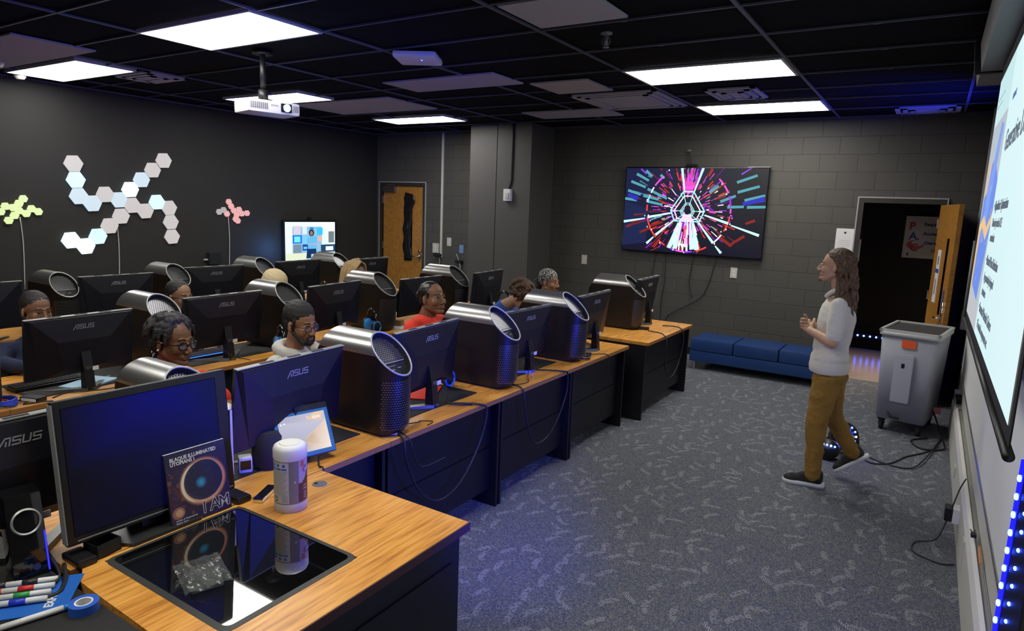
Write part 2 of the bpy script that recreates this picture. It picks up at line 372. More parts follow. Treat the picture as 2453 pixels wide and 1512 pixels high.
# grey lay-in tiles and vents
def gtile(pts, label, name='ceiling_tile', dz=.004):
    return tag(MB().prism(pts, .014, base=ZC - dz).build(name, M['greytile']), label, 'ceiling tile')
def q(x0, y0, x1, y1): return [(x0, y0), (x1, y0), (x1, y1), (x0, y1)]
gtile(q(-3.76, 2.5, -2.44, 3.04), 'plain grey ceiling tile between the projector and the vent')
gtile(q(-2.39, 3.07, -1.78, 3.66), 'half-size bluish grey ceiling tile left of the vent')
gtile(q(-3.5, 4.72, -2.36, 5.3), 'dark grey ceiling tile above the boxed column')
gtile(q(-1.29, .86, -.68, 1.39), 'grey ceiling tile at the top edge of the picture')
gtile(q(-7.40, -.15, -5.12, .47), 'large grey ceiling tile left of the lit panel')
gtile(q(-6.0, 3.2, -4.35, 4.1), 'grey ceiling tile just right of the projector')
def vent(x0, x1, y0, y1, label):
    t = thing('ceiling_vent', label, 'ceiling vent', ((x0 + x1) / 2, (y0 + y1) / 2, ZC)); a, b = (x1 - x0) / 2, (y1 - y0) / 2
    m = MB()
    for k in range(3):
        i = .07 * k; d = -.006 - .006 * k; ww = .045
        m.box(-a + i, -b + i, d, -a + i + ww, b - i, .01).box(a - i - ww, -b + i, d, a - i, b - i, .01).box(-a + i, -b + i, d, a - i, -b + i + ww, .01).box(-a + i, b - i - ww, d, a - i, b - i, .01)
    m.build('frame', M['greytile'], t)
    MB().box(-a + .2, -b + .2, -.014, a - .2, b - .2, -.004).build('core', M['greytile'], t)
vent(-2.36, -1.4, 3.8, 4.86, 'square white-framed ceiling vent before the television')
vent(-.98, -.5, 3.95, 4.6, 'narrow ceiling vent between the two lit panels near the television')
vent(-6.25, -5.6, 1.16, 1.6, 'small framed ceiling vent beside the far left lit panel')
vent(.55, 1.14, 5.6, 6.1, 'bluish ceiling vent in the corner above the open door')
# ceiling sensors
for (x, y, lb) in ((-.98, 1.735, 'fire sprinkler head hanging from the black ceiling'),):
    t = thing('sprinkler', lb, 'sprinkler', (x, y, ZC + .02))
    MB().cyl((0, 0, -.012), (0, 0, 0), .04, .04, 16).build('escutcheon', M['greytrim'], t, 2); MB().cyl((0, 0, -.09), (0, 0, -.025), .012, .016).cyl((0, 0, -.1), (0, 0, -.096), .022, .022).tube([(.018, 0, -.03), (.03, 0, -.06), (.01, 0, -.092)], .003).tube([(-.018, 0, -.03), (-.03, 0, -.06), (-.01, 0, -.092)], .003).build('head', M['greytrim'], t, 2)
for (x, y, lb) in ((-7.2, .72, 'white domed smoke detector near the left wall'), (-6.6, .3, 'small white ceiling sensor on the grey tile')):
    tag(MB().lathe([(0, -.05), (.035, -.046), (.055, -.02), (.06, 0)], 18, c=(x, y, ZC + .0)).build('smoke_detector', M['offwhite'], None, True), lb, 'smoke detector')
t = thing('wireless_access_point', 'white flat wireless access point with a blue light on the ceiling', 'access point', (-2.58, 1.66, ZC), .5)
MB().box(-.17, -.17, -.055, .17, .17, -.008, 0, .05).build('housing', M['white'], t, True); MB().box(-.05, -.05, -.012, .05, .05, .012).build('bracket', M['black'], t); MB().cyl((.04, -.05, -.0565), (.04, -.05, -.055), .006).build('status_light', M['bluled'], t)
# projector
t = thing('projector', 'white ceiling projector with a glowing lens aimed at the screen', 'projector', (-3.72, 1.10, 2.585), R(-14), scale=.92)
m = MB().box(-.16, -.235, 0, .16, .235, .11, 0, .025); m.build('housing', M['white'], t, True)
m = MB()
for k in range(9): m.box(.158, -.215 + k * .018, .03, .164, -.207 + k * .018, .085)
for k in range(4): m.box(.1635, -.218, .038 + k * .013, .1645, -.07, .041 + k * .013)
m.build('vent_grille', M['greytrim'], t)
m = MB()
for k in range(6): m.box(.158, .17 + k * .009, .03, .163, .174 + k * .009, .085)
m.build('side_grille', M['greytrim'], t)
MB().box(.155, .055, .022, .168, .155, .095, 0, .008).build('lens_bezel', M['black'], t)
l = MB().cyl((.15, .105, .058), (.176, .105, .058), .036, .034, 24).build('lens', M['blackgloss'], t, 2)
MB().cyl((.176, .105, .058), (.1775, .105, .058), .032, .032, 20).build('lens_glow', mat('projector_lens_lit', (.5, .7, 1), .2, emit=(.22, .5, 1), es=60), l)
text('lettering', 'EPSON', .022, M['greytrim'], t, basis((.1615, -.035, .062), (0, 1, 0), (0, 0, 1)))
t2 = thing('projector_mount', 'black ceiling bracket and pole holding the projector', 'mount', (-3.74, 1.08, 2.65))
MB().cyl((0, 0, .12), (0, 0, .43), .022).build('pole', M['black'], t2, 2); MB().cyl((0, 0, .41), (0, 0, .43), .08).build('ceiling_plate', M['black'], t2, 2)
m = MB().cyl((0, 0, .04), (0, 0, .13), .04)
for a in range(4):
    c_, s_ = math.cos(a * PI / 2 + .6), math.sin(a * PI / 2 + .6); m.tube([(0, 0, .06), (c_ * .07, s_ * .07, .05), (c_ * .12, s_ * .12, .002)], .008, smooth=2)
m.build('bracket', M['black'], t2, 2)

# ---------------- doors ----------------
def frame(n, x0, x1, zt, wd=.055):
    m = MB(); m.box(x0 - wd, YF - .02, 0, x0, YF + .14, zt + wd).box(x1, YF - .02, 0, x1 + wd, YF + .14, zt + wd).box(x0, YF - .02, zt, x1, YF + .14, zt + wd)
    f = st('trim_%d' % n, m, 'frame')
    e = MB(); e.box(x0 - wd - .014, YF - .024, 0, x0 - wd, YF - .004, zt + wd + .014).box(x1 + wd, YF - .024, 0, x1 + wd + .014, YF - .004, zt + wd + .014).box(x0 - wd, YF - .024, zt + wd, x1 + wd, YF - .004, zt + wd + .014)
    st('trim_%d' % (n + 1), e, 'frameedge')
frame(3, dL[0], dL[1], 2.2); frame(5, dR[0], dR[1], 2.11)
d = tag(MB().box(dL[0] + .004, YF + .02, .01, dL[1] - .004, YF + .064, 2.196).build('door_1', M['doorwood']), kind='structure')
MB().box(-7.27, YF - .04, 2.09, -6.98, YF + .02, 2.18, 0, .008).build('closer', M['steel'], d); MB().box(-7.2, YF - .03, 2.2, -7.0, YF - .015, 2.22).build('closer_arm', M['steel'], d)
m = MB().cyl((-6.43, YF + .02, 1.0), (-6.43, YF - .03, 1.0), .028).cyl((-6.43, YF - .03, 1.0), (-6.43, YF - .05, 1.0), .012).tube([(-6.43, YF - .05, 1.0), (-6.49, YF - .055, 1.0), (-6.56, YF - .05, .995)], .011); m.build('lever_handle', M['chrome'], d, 2)
MB().cyl((-6.43, YF + .02, 1.09), (-6.43, YF - .01, 1.09), .024).build('deadbolt', M['chrome'], d, 2)
for z in (1.95, 1.15, .25): MB().box(dL[0] - .006, YF - .006, z - .06, dL[0] + .012, YF + .03, z + .06).build('hinge', M['steel'], d)
MB().box(-6.76, YF + .012, .93, -6.62, YF + .0198, 2.0).build('vision_glass', M['blackgloss'], d)
# crumpled black film taped over the window strip
m = MB(); N = 34; vs = []; random.seed(3)
for k in range(N):
    z = .915 + (2.06 - .915) * k / (N - 1); tw = .012 * math.sin(k * .7) + .01 * math.sin(k * .31 + 1)
    l_, r_ = -6.80 + tw, -6.62 + .9 * tw
    if k > 24: l_ += .002 * (k - 24); r_ += .012 * (k - 24) if k < 31 else .07 - .018 * (k - 31)
    if k > 31: l_ += .02 * (k - 31)
    for j in range(7):
        f_ = j / 6; vs.append((l_ + (r_ - l_) * f_, YF + .006 - .012 * abs(math.sin(j * 1.3 + k * .25)) - .004 * random.random(), z + (.03 * (1 - f_) if k == N - 1 else 0)))
m.add(vs, [(i * 7 + j, i * 7 + j + 1, (i + 1) * 7 + j + 1, (i + 1) * 7 + j) for i in range(N - 1) for j in range(6)])
o = m.build('black_film', mat('black_plastic_film', (.012, .011, .011), .25, bump=(30, .6)), None, True)
sm = o.modifiers.new('s', 'SOLIDIFY'); sm.thickness = .003
tag(o, 'crumpled black plastic film taped over the window strip of the closed door', 'plastic film')
# open door leaf at the right
ang = math.atan2(5.38 - 6.22, 1.25 - 1.085)
d = thing('door_2', None, None, (1.085, 6.225, 0), ang); d['kind'] = 'structure'
MB().box(0, 0, .01, .80, .044, 2.10).build('leaf', M['doorwood'], d)
MB().box(.52, -.004, .95, .60, .002, 1.75).build('vision_glass', M['blackgloss'], d)
m = MB().box(.70, -.012, .84, .74, 0, 1.10).cyl((.72, -.01, .93), (.72, -.05, .93), .01); m.tube([(.72, -.05, .93), (.67, -.055, .93), (.60, -.05, .925)], .01); m.build('lever_handle', M['chrome'], d, 2)
MB().box(.66, -.01, .98, .70, 0, 1.22).build('lock_plate', mat('blue_grey_plate', (.10, .13, .25), .4), d)
pl_ = MB().box(.20, -.006, 1.05, .33, 0, 1.62).build('door_sign', M['paper'], d)
picture('symbol', [(oval2(.5, .84, .16, .05), (.02, .02, .02)), (rectp(.38, .72, .62, .86), (.02, .02, .02)), (rectp(0, .56, 1, .64), (.02, .12, .6))] + [(rectp(.3 + .16 * k, .15, .36 + .16 * k, .45), (.1, .1, .1)) for k in range(3)], M['print'], pl_, (.20, -.0062, 1.05), (.13, 0, 0), (0, 0, .57), (0, -1, 0))
for z in (1.9, 1.1, .25): MB().cyl((0, -.008, z - .05), (0, -.008, z + .05), .01).build('hinge', M['steel'], d)
# strip on the left jamb of the open doorway
tag(MB().box(.325, YF - .004, 1.42, .334, YF + .1, 1.68).build('strike_cover', M['offwhite']), 'pale metal strip on the left jamb of the open doorway', 'strike plate')
# hallway behind the open door
st('floor_hall', MB().box(-.8, YF + .02, -.1, 2.4, 8.6, 0), 'beigefloor')
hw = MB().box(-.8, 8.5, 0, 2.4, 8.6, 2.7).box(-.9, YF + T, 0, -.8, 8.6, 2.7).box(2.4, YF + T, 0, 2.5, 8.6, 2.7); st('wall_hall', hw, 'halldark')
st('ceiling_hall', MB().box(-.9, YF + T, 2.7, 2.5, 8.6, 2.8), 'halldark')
t = thing('led_strip', 'row of small blue lights low on the dark hallway wall', 'led strip', (.3, 8.45, .20))
MB().box(-.12, 0, -.03, .55, .05, .03).build('housing', M['black'], t)
for k in range(7): MB().ell((-.03 + k * .082, -.002, 0), (.014, .008, .014), 10).build('led', M['bluled'], t)
# poster in the hall
t = thing('poster', 'white poster with large red and blue initials on the dark hallway wall', 'poster', (0, 8.485, 0))
MB().box(.70, -.006, 1.40, 1.36, 0, 1.99).build('sheet', M['paper'], t)
P = [(rectp(.66, .05, .98, .12), (.65, .05, .06)), (oval2(.22, .32, .16, .11), (.7, .08, .05)), (oval2(.26, .36, .11, .07), (.74, .74, .72)), (rectp(.08, .05, .12, .12), (.05, .05, .2))]
picture('artwork', P, M['print'], t, (.70, -.0062, 1.40), (.66, 0, 0), (0, 0, .59), (0, -1, 0))
inkr, inkb = mat('ink_red', (.55, .03, .03), .6), mat('ink_blue', (.03, .06, .35), .6)
for b_, x, z, s_, mm in (('P', .75, 1.80, .15, inkr), ('A.', .76, 1.66, .15, inkb), ('C', .78, 1.50, .15, inkr), ('Respect', .93, 1.86, .06, inkb), ('Academics', .93, 1.73, .06, inkb), ('Character', .95, 1.60, .06, inkb), ('LEAD', 1.05, 1.50, .06, inkr)):
    text('lettering', b_, s_, mm, t, basis((x, -.009, z), (1, 0, 0), (0, 0, 1)), bold=.002)

# ---------------- things on the far wall ----------------
def wallbox(name, label, cat, x, z, wd, h, mm='offwhite', d=.012, face=None, y=YF):
    t = thing(name, label, cat, (x, y, z)); MB().box(-wd / 2, -d, -h / 2, wd / 2, 0, h / 2, 0, .003).build('plate', M[mm], t)
    if face == 'switch': MB().box(-.008, -d - .01, -.018, .008, -d, .018).build('toggle', M['white'], t)
    if face == 'outlet':
        for s_ in (-1, 1): MB().box(-.014, -d - .002, s_ * .024 - .014, .014, -d, s_ * .024 + .014, 0, .004).build('socket', M['white'], t)
    return t
wallbox('light_switch', 'cream light switch plate between the conduit and the boxed column', 'light switch', -5.78, 1.29, .09, .14, face='switch')
wallbox('wall_plate', 'small bluish steel wall plate right of the cream switch', 'wall plate', -5.52, 1.185, .09, .14, 'steel')
t = wallbox('outlet_box', 'white double outlet box at the foot of the cream conduit', 'outlet', -6.05, 1.17, .13, .16, d=.035, face='outlet')
for x_, z_, lb_c in ((-6.0, 1.06, 'black plug adapter under the outlet beside the closed door'), (-5.55, .98, 'small black plug and lead on the wall below the steel plate')):
    t = thing('plug_adapter', lb_c, 'adapter', (x_, YF, z_)); MB().box(-.07, -.06, -.03, .07, -.012, .02, 0, .008).build('body', M['black'], t); MB().tube([(.02, -.03, -.02), (.04, -.03, -.12), (.0, -.03, -.25)], .005).build('lead', M['cablew'], t, 2)
tag(MB().box(-5.965, YF - .022, 1.02, -5.925, YF, ZC - .01).build('conduit', M['offwhite']), 'cream surface conduit running up the wall beside the closed door', 'conduit')
wallbox('outlet_plate', 'cream outlet plate on the block wall left of the television', 'outlet', -3.259, 1.18, .085, .135, face='outlet')
wallbox('outlet_plate', 'cream outlet plate on the block wall below the television', 'outlet', -1.09, 1.165, .085, .135, face='outlet')
t = thing('fire_strobe', 'white fire alarm strobe box on the boxed column', 'alarm', (-4.21, 5.6, 2.075)); MB().box(-.06, -.06, -.085, .06, 0, .085, 0, .008).build('housing', M['white'], t); MB().box(-.018, -.075, -.05, .035, -.06, .03, 0, .006).build('lens', M['offwhite'], t)
tag(MB().tube([(-4.21, 5.585, 2.16), (-4.17, 5.585, 2.26), (-4.165, 5.585, 2.4), (-4.165, 5.585, ZC)], .012, 8).build('alarm_conduit', M['black'], None, 2), 'thin black conduit running from the ceiling to the fire strobe', 'conduit')
# notice by the open door
t = thing('wall_notice', 'white notice sheet with a round emblem on the block wall left of the open doorway', 'sign', (.065, YF, 1.42))
MB().box(0, -.006, 0, .195, 0, .38).build('sheet', M['paper'], t)
picture('print', [(oval2(.5, .87, .07, .035), (.05, .05, .05)), (rectp(.38, .22, .62, .30), (.02, .02, .02)), (rectp(.2, .62, .8, .63), (.45, .45, .45)), (rectp(.15, .56, .85, .57), (.5, .5, .5)), (rectp(.2, .50, .8, .51), (.5, .5, .5)), (rectp(.2, .44, .8, .45), (.5, .5, .5))], M['print'], t, (0, -.0062, 0), (.195, 0, 0), (0, 0, .38), (0, -1, 0))

# ---------------- television with the tunnel picture ----------------
tv = thing('television', 'large wall television showing a neon pink and cyan light tunnel', 'television', (-1.70, YF - .002, 1.94))
TW, TH = .955, .575
MB().box(-TW, -.075, -TH, TW, -.03, TH, 0, .006).build('bezel', M['blackgloss'], tv); MB().box(-.5, -.03, -.3, .5, 0, .3).build('wall_bracket', M['black'], tv)
random.seed(11); asp = (TW * 2) / (TH * 2); cx, cy = .475, .515
def hs(c, k): return tuple(x * k for x in c)
CY, PK, RD, PU, BL_, WH = (.35, .95, .95), (1, .08, .65), (.95, .05, .03), (.35, .02, .75), (.05, .05, .65), (.95, .9, 1)
P = [(rectp(0, 0, 1, 1), [(.002, .002, .02), (.001, .001, .01), (.01, .01, .012), (.006, .008, .05)])]
P.append(([(0, .05), (.18, .1), (.2, .5), (0, .6)], (.006, .012, .06)))
def pol(a, r): return (cx + r * math.cos(a) / asp, cy + r * math.sin(a))
for k in range(60):
    a = random.uniform(0, 2 * PI); r0 = random.uniform(.32, .6); r1 = r0 + random.uniform(.05, .2); c_ = random.choice([hs(RD, .3), hs(RD, .5), hs(PU, .3), hs(BL_, .6), hs((.1, .4, .45), .6)])
    if a > PI: c_ = random.choice([hs(RD, .45), hs(RD, .25), hs(PU, .5)])
    P.append((line2(pol(a, r0), pol(a, r1), .002 + .005 * random.random(), .005 + .007 * random.random(), asp), hs(c_, .8)))
for k in range(240):
    a = random.uniform(0, 2 * PI); r0 = random.uniform(.12, .42); r1 = r0 + random.uniform(.02, .1)
    P.append((line2(pol(a, r0), pol(a, r1), .002 + .003 * random.random(), .004 + .004 * random.random(), asp), random.choice([PK, hs(PK, .5), RD, hs(RD, .6), PU, hs(CY, .5), WH, hs(PU, .6), hs(PK, .7)])))
for x0, y0, x1, y1 in ((.04, .84, .155, .77), (.02, .73, .12, .68), (.0, .63, .095, .61), (.08, .93, .175, .85), (.14, .67, .26, .625), (.17, .75, .32, .64), (.18, .60, .29, .565), (.80, .84, .93, .92), (.81, .73, .95, .80), (.86, .64, .99, .70), (.88, .565, 1., .575), (.75, .56, .86, .57), (.70, .62, .80, .69), (.62, .72, .68, .80), (.15, .97, .2, .9), (.26, .92, .29, .88)):
    P.append((line2((x0, y0), (x1, y1), .016, .014, asp), (.07, .30, .36)))
P.append((line2((.11, .99), (.155, .93), .008, .008, asp), (.2, .05, .9))); P.append((line2((.825, .93), (.885, 1.0), .008, .008, asp), (.25, .05, .9)))
for x0, y0, x1, y1 in ((.02, .68, .1, .63), (.85, .6, .99, .66)): P.append((line2((x0, y0), (x1, y1), .02, .03, asp), (.02, .02, .4)))
for x0, y0, x1, y1 in ((.02, .28, .06, .31), (.13, .22, .21, .28), (.78, .12, .88, .24), (.72, .2, .8, .12), (.88, .38, .94, .42), (.3, .36, .2, .3)): P.append((line2((x0, y0), (x1, y1), .012, .016, asp), hs(RD, .22)))
# centre column of bright bars above and below
for k in range(46):
    x = cx - .055 + .11 * random.random(); y0 = random.uniform(.68, .9); P.append((line2((cx + (x - cx) * .7, y0), (x, y0 + random.uniform(.06, .14)), .003, .005, asp), random.choice([PK, PU, hs(PK, .6), RD])))
P.append((rectp(cx - .035, .72, cx + .03, .84), hs(PK, .7))); P.append((rectp(cx - .035, .76, cx + .03, .79), PK))
for k in range(120):
    f_ = random.uniform(-1, 1); y1 = random.uniform(.02, .35); y0 = y1 + random.uniform(.06, .16); wd = lambda y: .02 + (.5 - y) * .24
    P.append((line2((cx + f_ * wd(y0), y0), (cx + f_ * wd(y1), y1), .003, .008, asp), random.choice([WH, CY, PK, hs(PK, .6), WH, PU, hs(RD, .8)])))
for f_ in (-.95, -.6, .45, .75): P.append((line2((cx + f_ * .06, .36), (cx + f_ * .12, .05), .01, .028, asp), (.55, 1, 1)))
P.append((rectp(cx - .045, .02, cx - .035, .1), WH)); P.append((rectp(cx - .045, .09, cx + .02, .11), WH)); P.append((rectp(cx - .017, .02, cx - .007, .1), WH)); P.append((rectp(cx + .01, .02, cx + .02, .1), WH))
# broken circle of pink and red
for a0, a1, c_ in ((.42, .62, PK), (.65, .82, hs(PK, .8)), (.1, .35, hs(PU, .9)), (-.32, -.12, RD), (-.05, .05, PK), (2.25, 2.55, PK), (2.6, 2.75, WH), (2.8, 3.0, (.2, .7, .8)), (3.05, 3.2, RD), (3.35, 3.9, RD), (4.0, 4.2, hs(RD, .8)), (4.35, 4.9, PU), (5.0, 5.25, RD), (5.45, 5.7, hs(WH, .8)), (5.8, 5.95, RD), (4.5, 4.7, PK)):
    rr = .50; n = 8
    P.append(([pol(a0 + (a1 - a0) * k / n, rr * (1 + .012)) for k in range(n + 1)] + [pol(a1 - (a1 - a0) * k / n, rr * (1 - .022)) for k in range(n + 1)], c_))
for k in range(40): a = random.uniform(0, 2 * PI); P.append((oval2(*pol(a, random.uniform(.47, .53)), .005, .01, 8), random.choice([WH, PK, BL_, hs(CY, .8)])))
# cyan rays and the triangular rings
for a_, b_ in (((.445, .73), (.415, 1.0)), ((.515, .73), (.565, 1.0)), ((.36, .47), (.185, .41)), ((.165, .395), (0, .345)), ((.60, .46), (.765, .375)), ((.785, .355), (.975, .255)), ((.38, .38), (.255, .20)), ((.24, .175), (.19, .09)), ((.56, .37), (.675, .14)), ((.69, .11), (.735, .03))):
    P.append((line2(a_, b_, .007, .015, asp), (.55, 1, .98)))
def tri(s_, w_, c_):
    pts = [(-.035, .22), (.035, .22), (.115, .01), (.085, -.11), (-.085, -.11), (-.115, .01)]
    for i in range(6):
        p, q_ = pts[i], pts[(i + 1) % 6]; P.append((line2((cx + p[0] * s_, cy - .02 + p[1] * s_), (cx + q_[0] * s_, cy - .02 + q_[1] * s_), w_, w_, asp), c_))
for s_, w_, c_ in ((1.05, .007, CY), (.82, .006, WH), (.45, .004, CY), (.36, .003, WH), (.28, .003, CY)): tri(s_, w_, c_)
for p in [(-.035, .22), (.035, .22), (.115, .01), (.085, -.11), (-.085, -.11), (-.115, .01)]: P.append((line2((cx + p[0] * 1.05, cy - .02 + p[1] * 1.05), (cx + p[0] * .28, cy - .02 + p[1] * .28), .005, .003, asp), CY))
P.append((oval2(cx, cy, .022, .06, 12), (.005, 0, .02)))
P.append(([(cx - .02, .46), (cx + .02, .46), (cx + .055, .38), (cx - .055, .38)], (.85, .6, .95)))
def clipp(pts):
    return [(min(1, max(0, x)), min(1, max(0, y))) for x, y in pts]
P = [(clipp(p), c) for p, c in P]
picture('screen', P, M['pic'], tv, (-TW + .012, -.0755, -TH + .014), (TW * 2 - .024, 0, 0), (0, 0, TH * 2 - .03), (0, -1, 0), .0006)
t = thing('conference_camera', 'small black camera with a thin upright stalk on top of the large television', 'camera', (-1.74, YF - .06, 1.94 + TH))
MB().box(-.07, -.03, 0, .07, .04, .035, 0, .01).build('base', M['black'], t); MB().tube([(0, 0, .03), (-.02, 0, .12), (-.045, 0, .2)], .009).build('stalk', M['black'], t, 2); MB().ell((-.05, 0, .21), (.03, .018, .014)).build('head', M['greytrim'], t, True)
for pts, lb in (([(-2.15, 6.22, 1.36), (-2.2, 6.22, .9), (-2.17, 6.22, .5), (-2.1, 6.2, .06)], 'loose black cable hanging down the block wall from the television, leftmost'), ([(-2.02, 6.22, 1.36), (-2.0, 6.22, 1.), (-2.03, 6.22, .6), (-2., 6.2, .06)], 'straight black cable hanging under the television, middle one'), ([(-1.32, 6.22, 1.36), (-1.45, 6.22, .85), (-1.75, 6.22, .62), (-1.95, 6.22, .45), (-1.92, 6.2, .05)], 'black cable swinging across the block wall in a long curve below the television'), ([(-1.62, 6.22, 1.36), (-1.66, 6.22, 1.0), (-1.6, 6.22, .78)], 'short black cable end dangling under the television')):
    cable(lb, pts, .006)
t = thing('power_strip', 'white power strip with plugs on the floor left of the blue bench', 'power strip', (-2.0, 6.12, 0)); MB().box(-.2, -.03, 0, .2, .03, .05, 0, .008).build('housing', M['offwhite'], t); MB().box(-.1, -.02, .05, -.04, .02, .1).box(.02, -.02, .05, .08, .02, .09).build('plug', M['black'], t)

# ---------------- left wall ----------------
def hexpts(cy_, cz_, r, rot): return [(cy_ + r * math.cos(rot + k * PI / 3), cz_ + r * math.sin(rot + k * PI / 3)) for k in range(6)]
def hexset(label, pts, kinds, r, rot, cordy, cordz, cb, cat='light panels'):
    t = thing('hexagon_wall_light', label, 'wall light', (XL, 0, 0))
    for (y, z), k in zip(pts, kinds):
        MB().prism(hexpts(y, z, r, rot), .022, axis='x', base=.006).build('light_panel', M['hexw'][k], t)
    MB().tube([(.006, cordy, cordz), (.008, cordy + .01, cordz - .3), (.006, cordy - .01, cb)], .006).build('cord', M['cablew'], t, 2)
big = [(1.272, 2.214), (1.286, 2.03), (1.306, 1.845), (1.45, 1.765), (1.60, 1.875), (1.757, 1.815), (1.899, 1.945), (2.045, 2.072), (2.192, 2.20), (2.342, 2.33), (1.914, 1.752), (2.072, 1.685), (2.228, 1.80), (2.386, 1.73), (2.40, 1.545), (2.408, 1.355), (1.77, 1.618), (1.628, 1.50), (1.488, 1.375), (1.345, 1.262), (1.19, 1.335)]
hexset('large sprawling white hexagon light arrangement on the dark left wall', big, 'acbbabdbaaaacaaaaacdd', .1045, R(4), 1.72, 1.56, .78)
hexset('small pale yellow-green hexagon light cluster at the left picture edge', [(.742, 1.798), (.697, 1.747), (.64, 1.70), (.569, 1.713), (.52, 1.655), (.693, 1.668), (.758, 1.638), (.814, 1.691), (.877, 1.66), (.646, 1.616), (.588, 1.562)], 'y' * 11, .044, R(4), .70, 1.60, .80)
hexset('small pink hexagon light cluster left of the wall monitor', [(3.26, 1.83), (3.295, 1.77), (3.335, 1.71), (3.175, 1.715), (3.105, 1.688), (3.225, 1.662), (3.38, 1.65 + .0), (3.42, 1.724), (3.465, 1.668), (3.55, 1.675), (3.36, 1.59), (3.395, 1.565)], 'rrrggrrrrrrr', .045, R(4), 3.25, 1.62, .8)
t = thing('wall_monitor', 'bright monitor on the dark left wall showing a blue-toned photo of a person', 'monitor', (XL, 4.685, 1.25))
MB().box(.02, -.54, -.345, .06, .54, .335, 0, .006).build('bezel', M['black'], t); MB().box(0, -.2, -.2, .02, .2, .2).build('wall_bracket', M['black'], t); MB().box(.03, -.03, .335, .055, .03, .375).build('webcam', M['black'], t)
random.seed(4); P = [(rectp(0, 0, 1, 1), [(.75, .8, .7), (.7, .85, .9), (.9, 1, 1), (.85, .95, .95)])]
P += [(rectp(0, 0, .12, 1), (.85, .98, .95)), (rectp(.78, .78, 1, 1), (.95, 1, 1)), (rectp(.14, .15, .72, .88), (.42, .62, .8)), (rectp(.16, .68, .3, .9), (.75, .7, .8)), (rectp(.14, .45, .32, .66), (.02, .3, .8)), (rectp(.17, .48, .29, .63), (.3, .85, .95)), (rectp(.34, .46, .42, .64), (.3, .7, .9)), (rectp(.33, .68, .42, .88), (.75, .85, .9)), (rectp(.62, .66, .74, .85), (.1, .65, .9)), (rectp(.64, .5, .73, .62), (.8, .6, .5)), (rectp(.33, .26, .45, .42), (.02, .15, .5)), (rectp(.35, .3, .42, .36), (.3, .7, 1)), (rectp(.15, .15, .31, .42), (.3, .4, .5)), (rectp(.75, .35, .83, .86), (.8, .9, .9)), (rectp(.86, .45, .98, .75), (.3, .35, .35)), (rectp(.7, .2, 1, .4), (.06, .14, .25)), (rectp(.8, .24, .96, .35), (.85, .97, .95)), (rectp(0, 0, .45, .2), (.8, .85, .7)),
      ([(.4, .05), (.62, .05), (.6, .3), (.42, .3)], (.02, .1, .25)), ([(.44, .3), (.6, .3), (.62, .6), (.55, .66), (.47, .66), (.42, .55)], (.25, .6, .85)), (oval2(.51, .72, .055, .09, 14), (.06, .07, .08)), (oval2(.51, .71, .03, .06, 14), (.45, .32, .28)), ([(.47, .8), (.56, .8), (.55, .86), (.48, .86)], (0, .4, .7)), (rectp(.45, .4, .6, .44), (.6, .55, .6)), (rectp(.5, .0, .62, .16), (.7, .72, .6))]
P = [(p_, tuple(.9 * v_ ** 1.5 for v_ in c_) if not isinstance(c_, list) else [tuple(.9 * v_ ** 1.5 for v_ in k_) for k_ in c_]) for p_, c_ in P]
picture('screen', P, M['pic'], t, (.0605, -.505, -.31), (0, 1.01, 0), (0, 0, .61), (1, 0, 0), .0004)
t = thing('wall_box', 'small black box mounted on the left wall beside the pink light cord', 'box', (XL, 2.99, 1.04)); MB().box(0, -.09, -.08, .07, .09, .085, 0, .006).build('housing', M['blackmat'], t); MB().box(0, -.14, -.02, .03, -.09, .0).build('plug', M['offwhite'], t)
# ---------------- right side: screen, radiator, board ----------------
XS = 1.275
sc_ = thing('projection_screen', 'large pull-down projection screen on the right wall with a light slide', 'projection screen', (XS, 0, 0))
ST, SB, SY0, SY1 = 2.70, 1.40, -.50, 2.15
MB().box(.0, SY0 - .05, SB - .05, .004, SY1 + .05, ST + .12).build('border', M['blackmat'], sc_)
sl = MB().box(-.003, SY0, SB, 0, SY1, ST).build('surface', M['whitepaint'], sc_)
MB().cyl((.0, SY0 - .08, SB - .06), (.0, SY1 + .08, SB - .06), .014).build('bottom_bar', M['black'], sc_, 2)
MB().prism([(-.10, ST + .10), (-.12, ST + .26), (-.06, ST + .34), (.12, ST + .34), (.12, ST + .10)], 3.45, axis='y', base=SY0 - .1).build('housing', mat('screen_housing_grey', (.20, .20, .20), .5), sc_)
MB().prism([(-.13, ST + .09), (-.15, ST + .27), (-.07, ST + .36), (.13, ST + .36), (.13, ST + .09)], .04, axis='y', base=SY1 + .2).build('housing_end_cap', M['black'], sc_)
# slide as seen by the room: u runs from the far edge (left) to the near edge (right)
W_ = SY1 - SY0
P = [(rectp(0, 0, 1, 1), [(.62, .86, .88), (.70, .90, .93), (.72, .92, .95), (.66, .88, .90)]), (rectp(0, .80, .34, 1), (.56, .80, .82)), (rectp(0, 0, .34, .80), (.46, .52, .58)), ([(0, .14), (.26, .1), (.34, .4), (.34, .55), (.2, .66), (.04, .6)], (.14, .26, .80)), ([(.08, .3), (.2, .35), (.30, .75), (.24, .78), (.1, .5)], (.20, .34, .85)),
     ([(0, .33), (.12, .38), (.24, .33), (.34, .40), (.34, .44), (.24, .38), (.12, .43), (0, .38)], (.85, .55, .25)), ([(0, .1), (.04, .1), (.07, .36), (.03, .38), (0, .3)], (.80, .52, .22)), ([(0, .5), (.1, .52), (.14, .66), (0, .64)], (.60, .50, .42)), (rectp(.0, .0, .34, .1), (.50, .52, .55))]
random.seed(5)
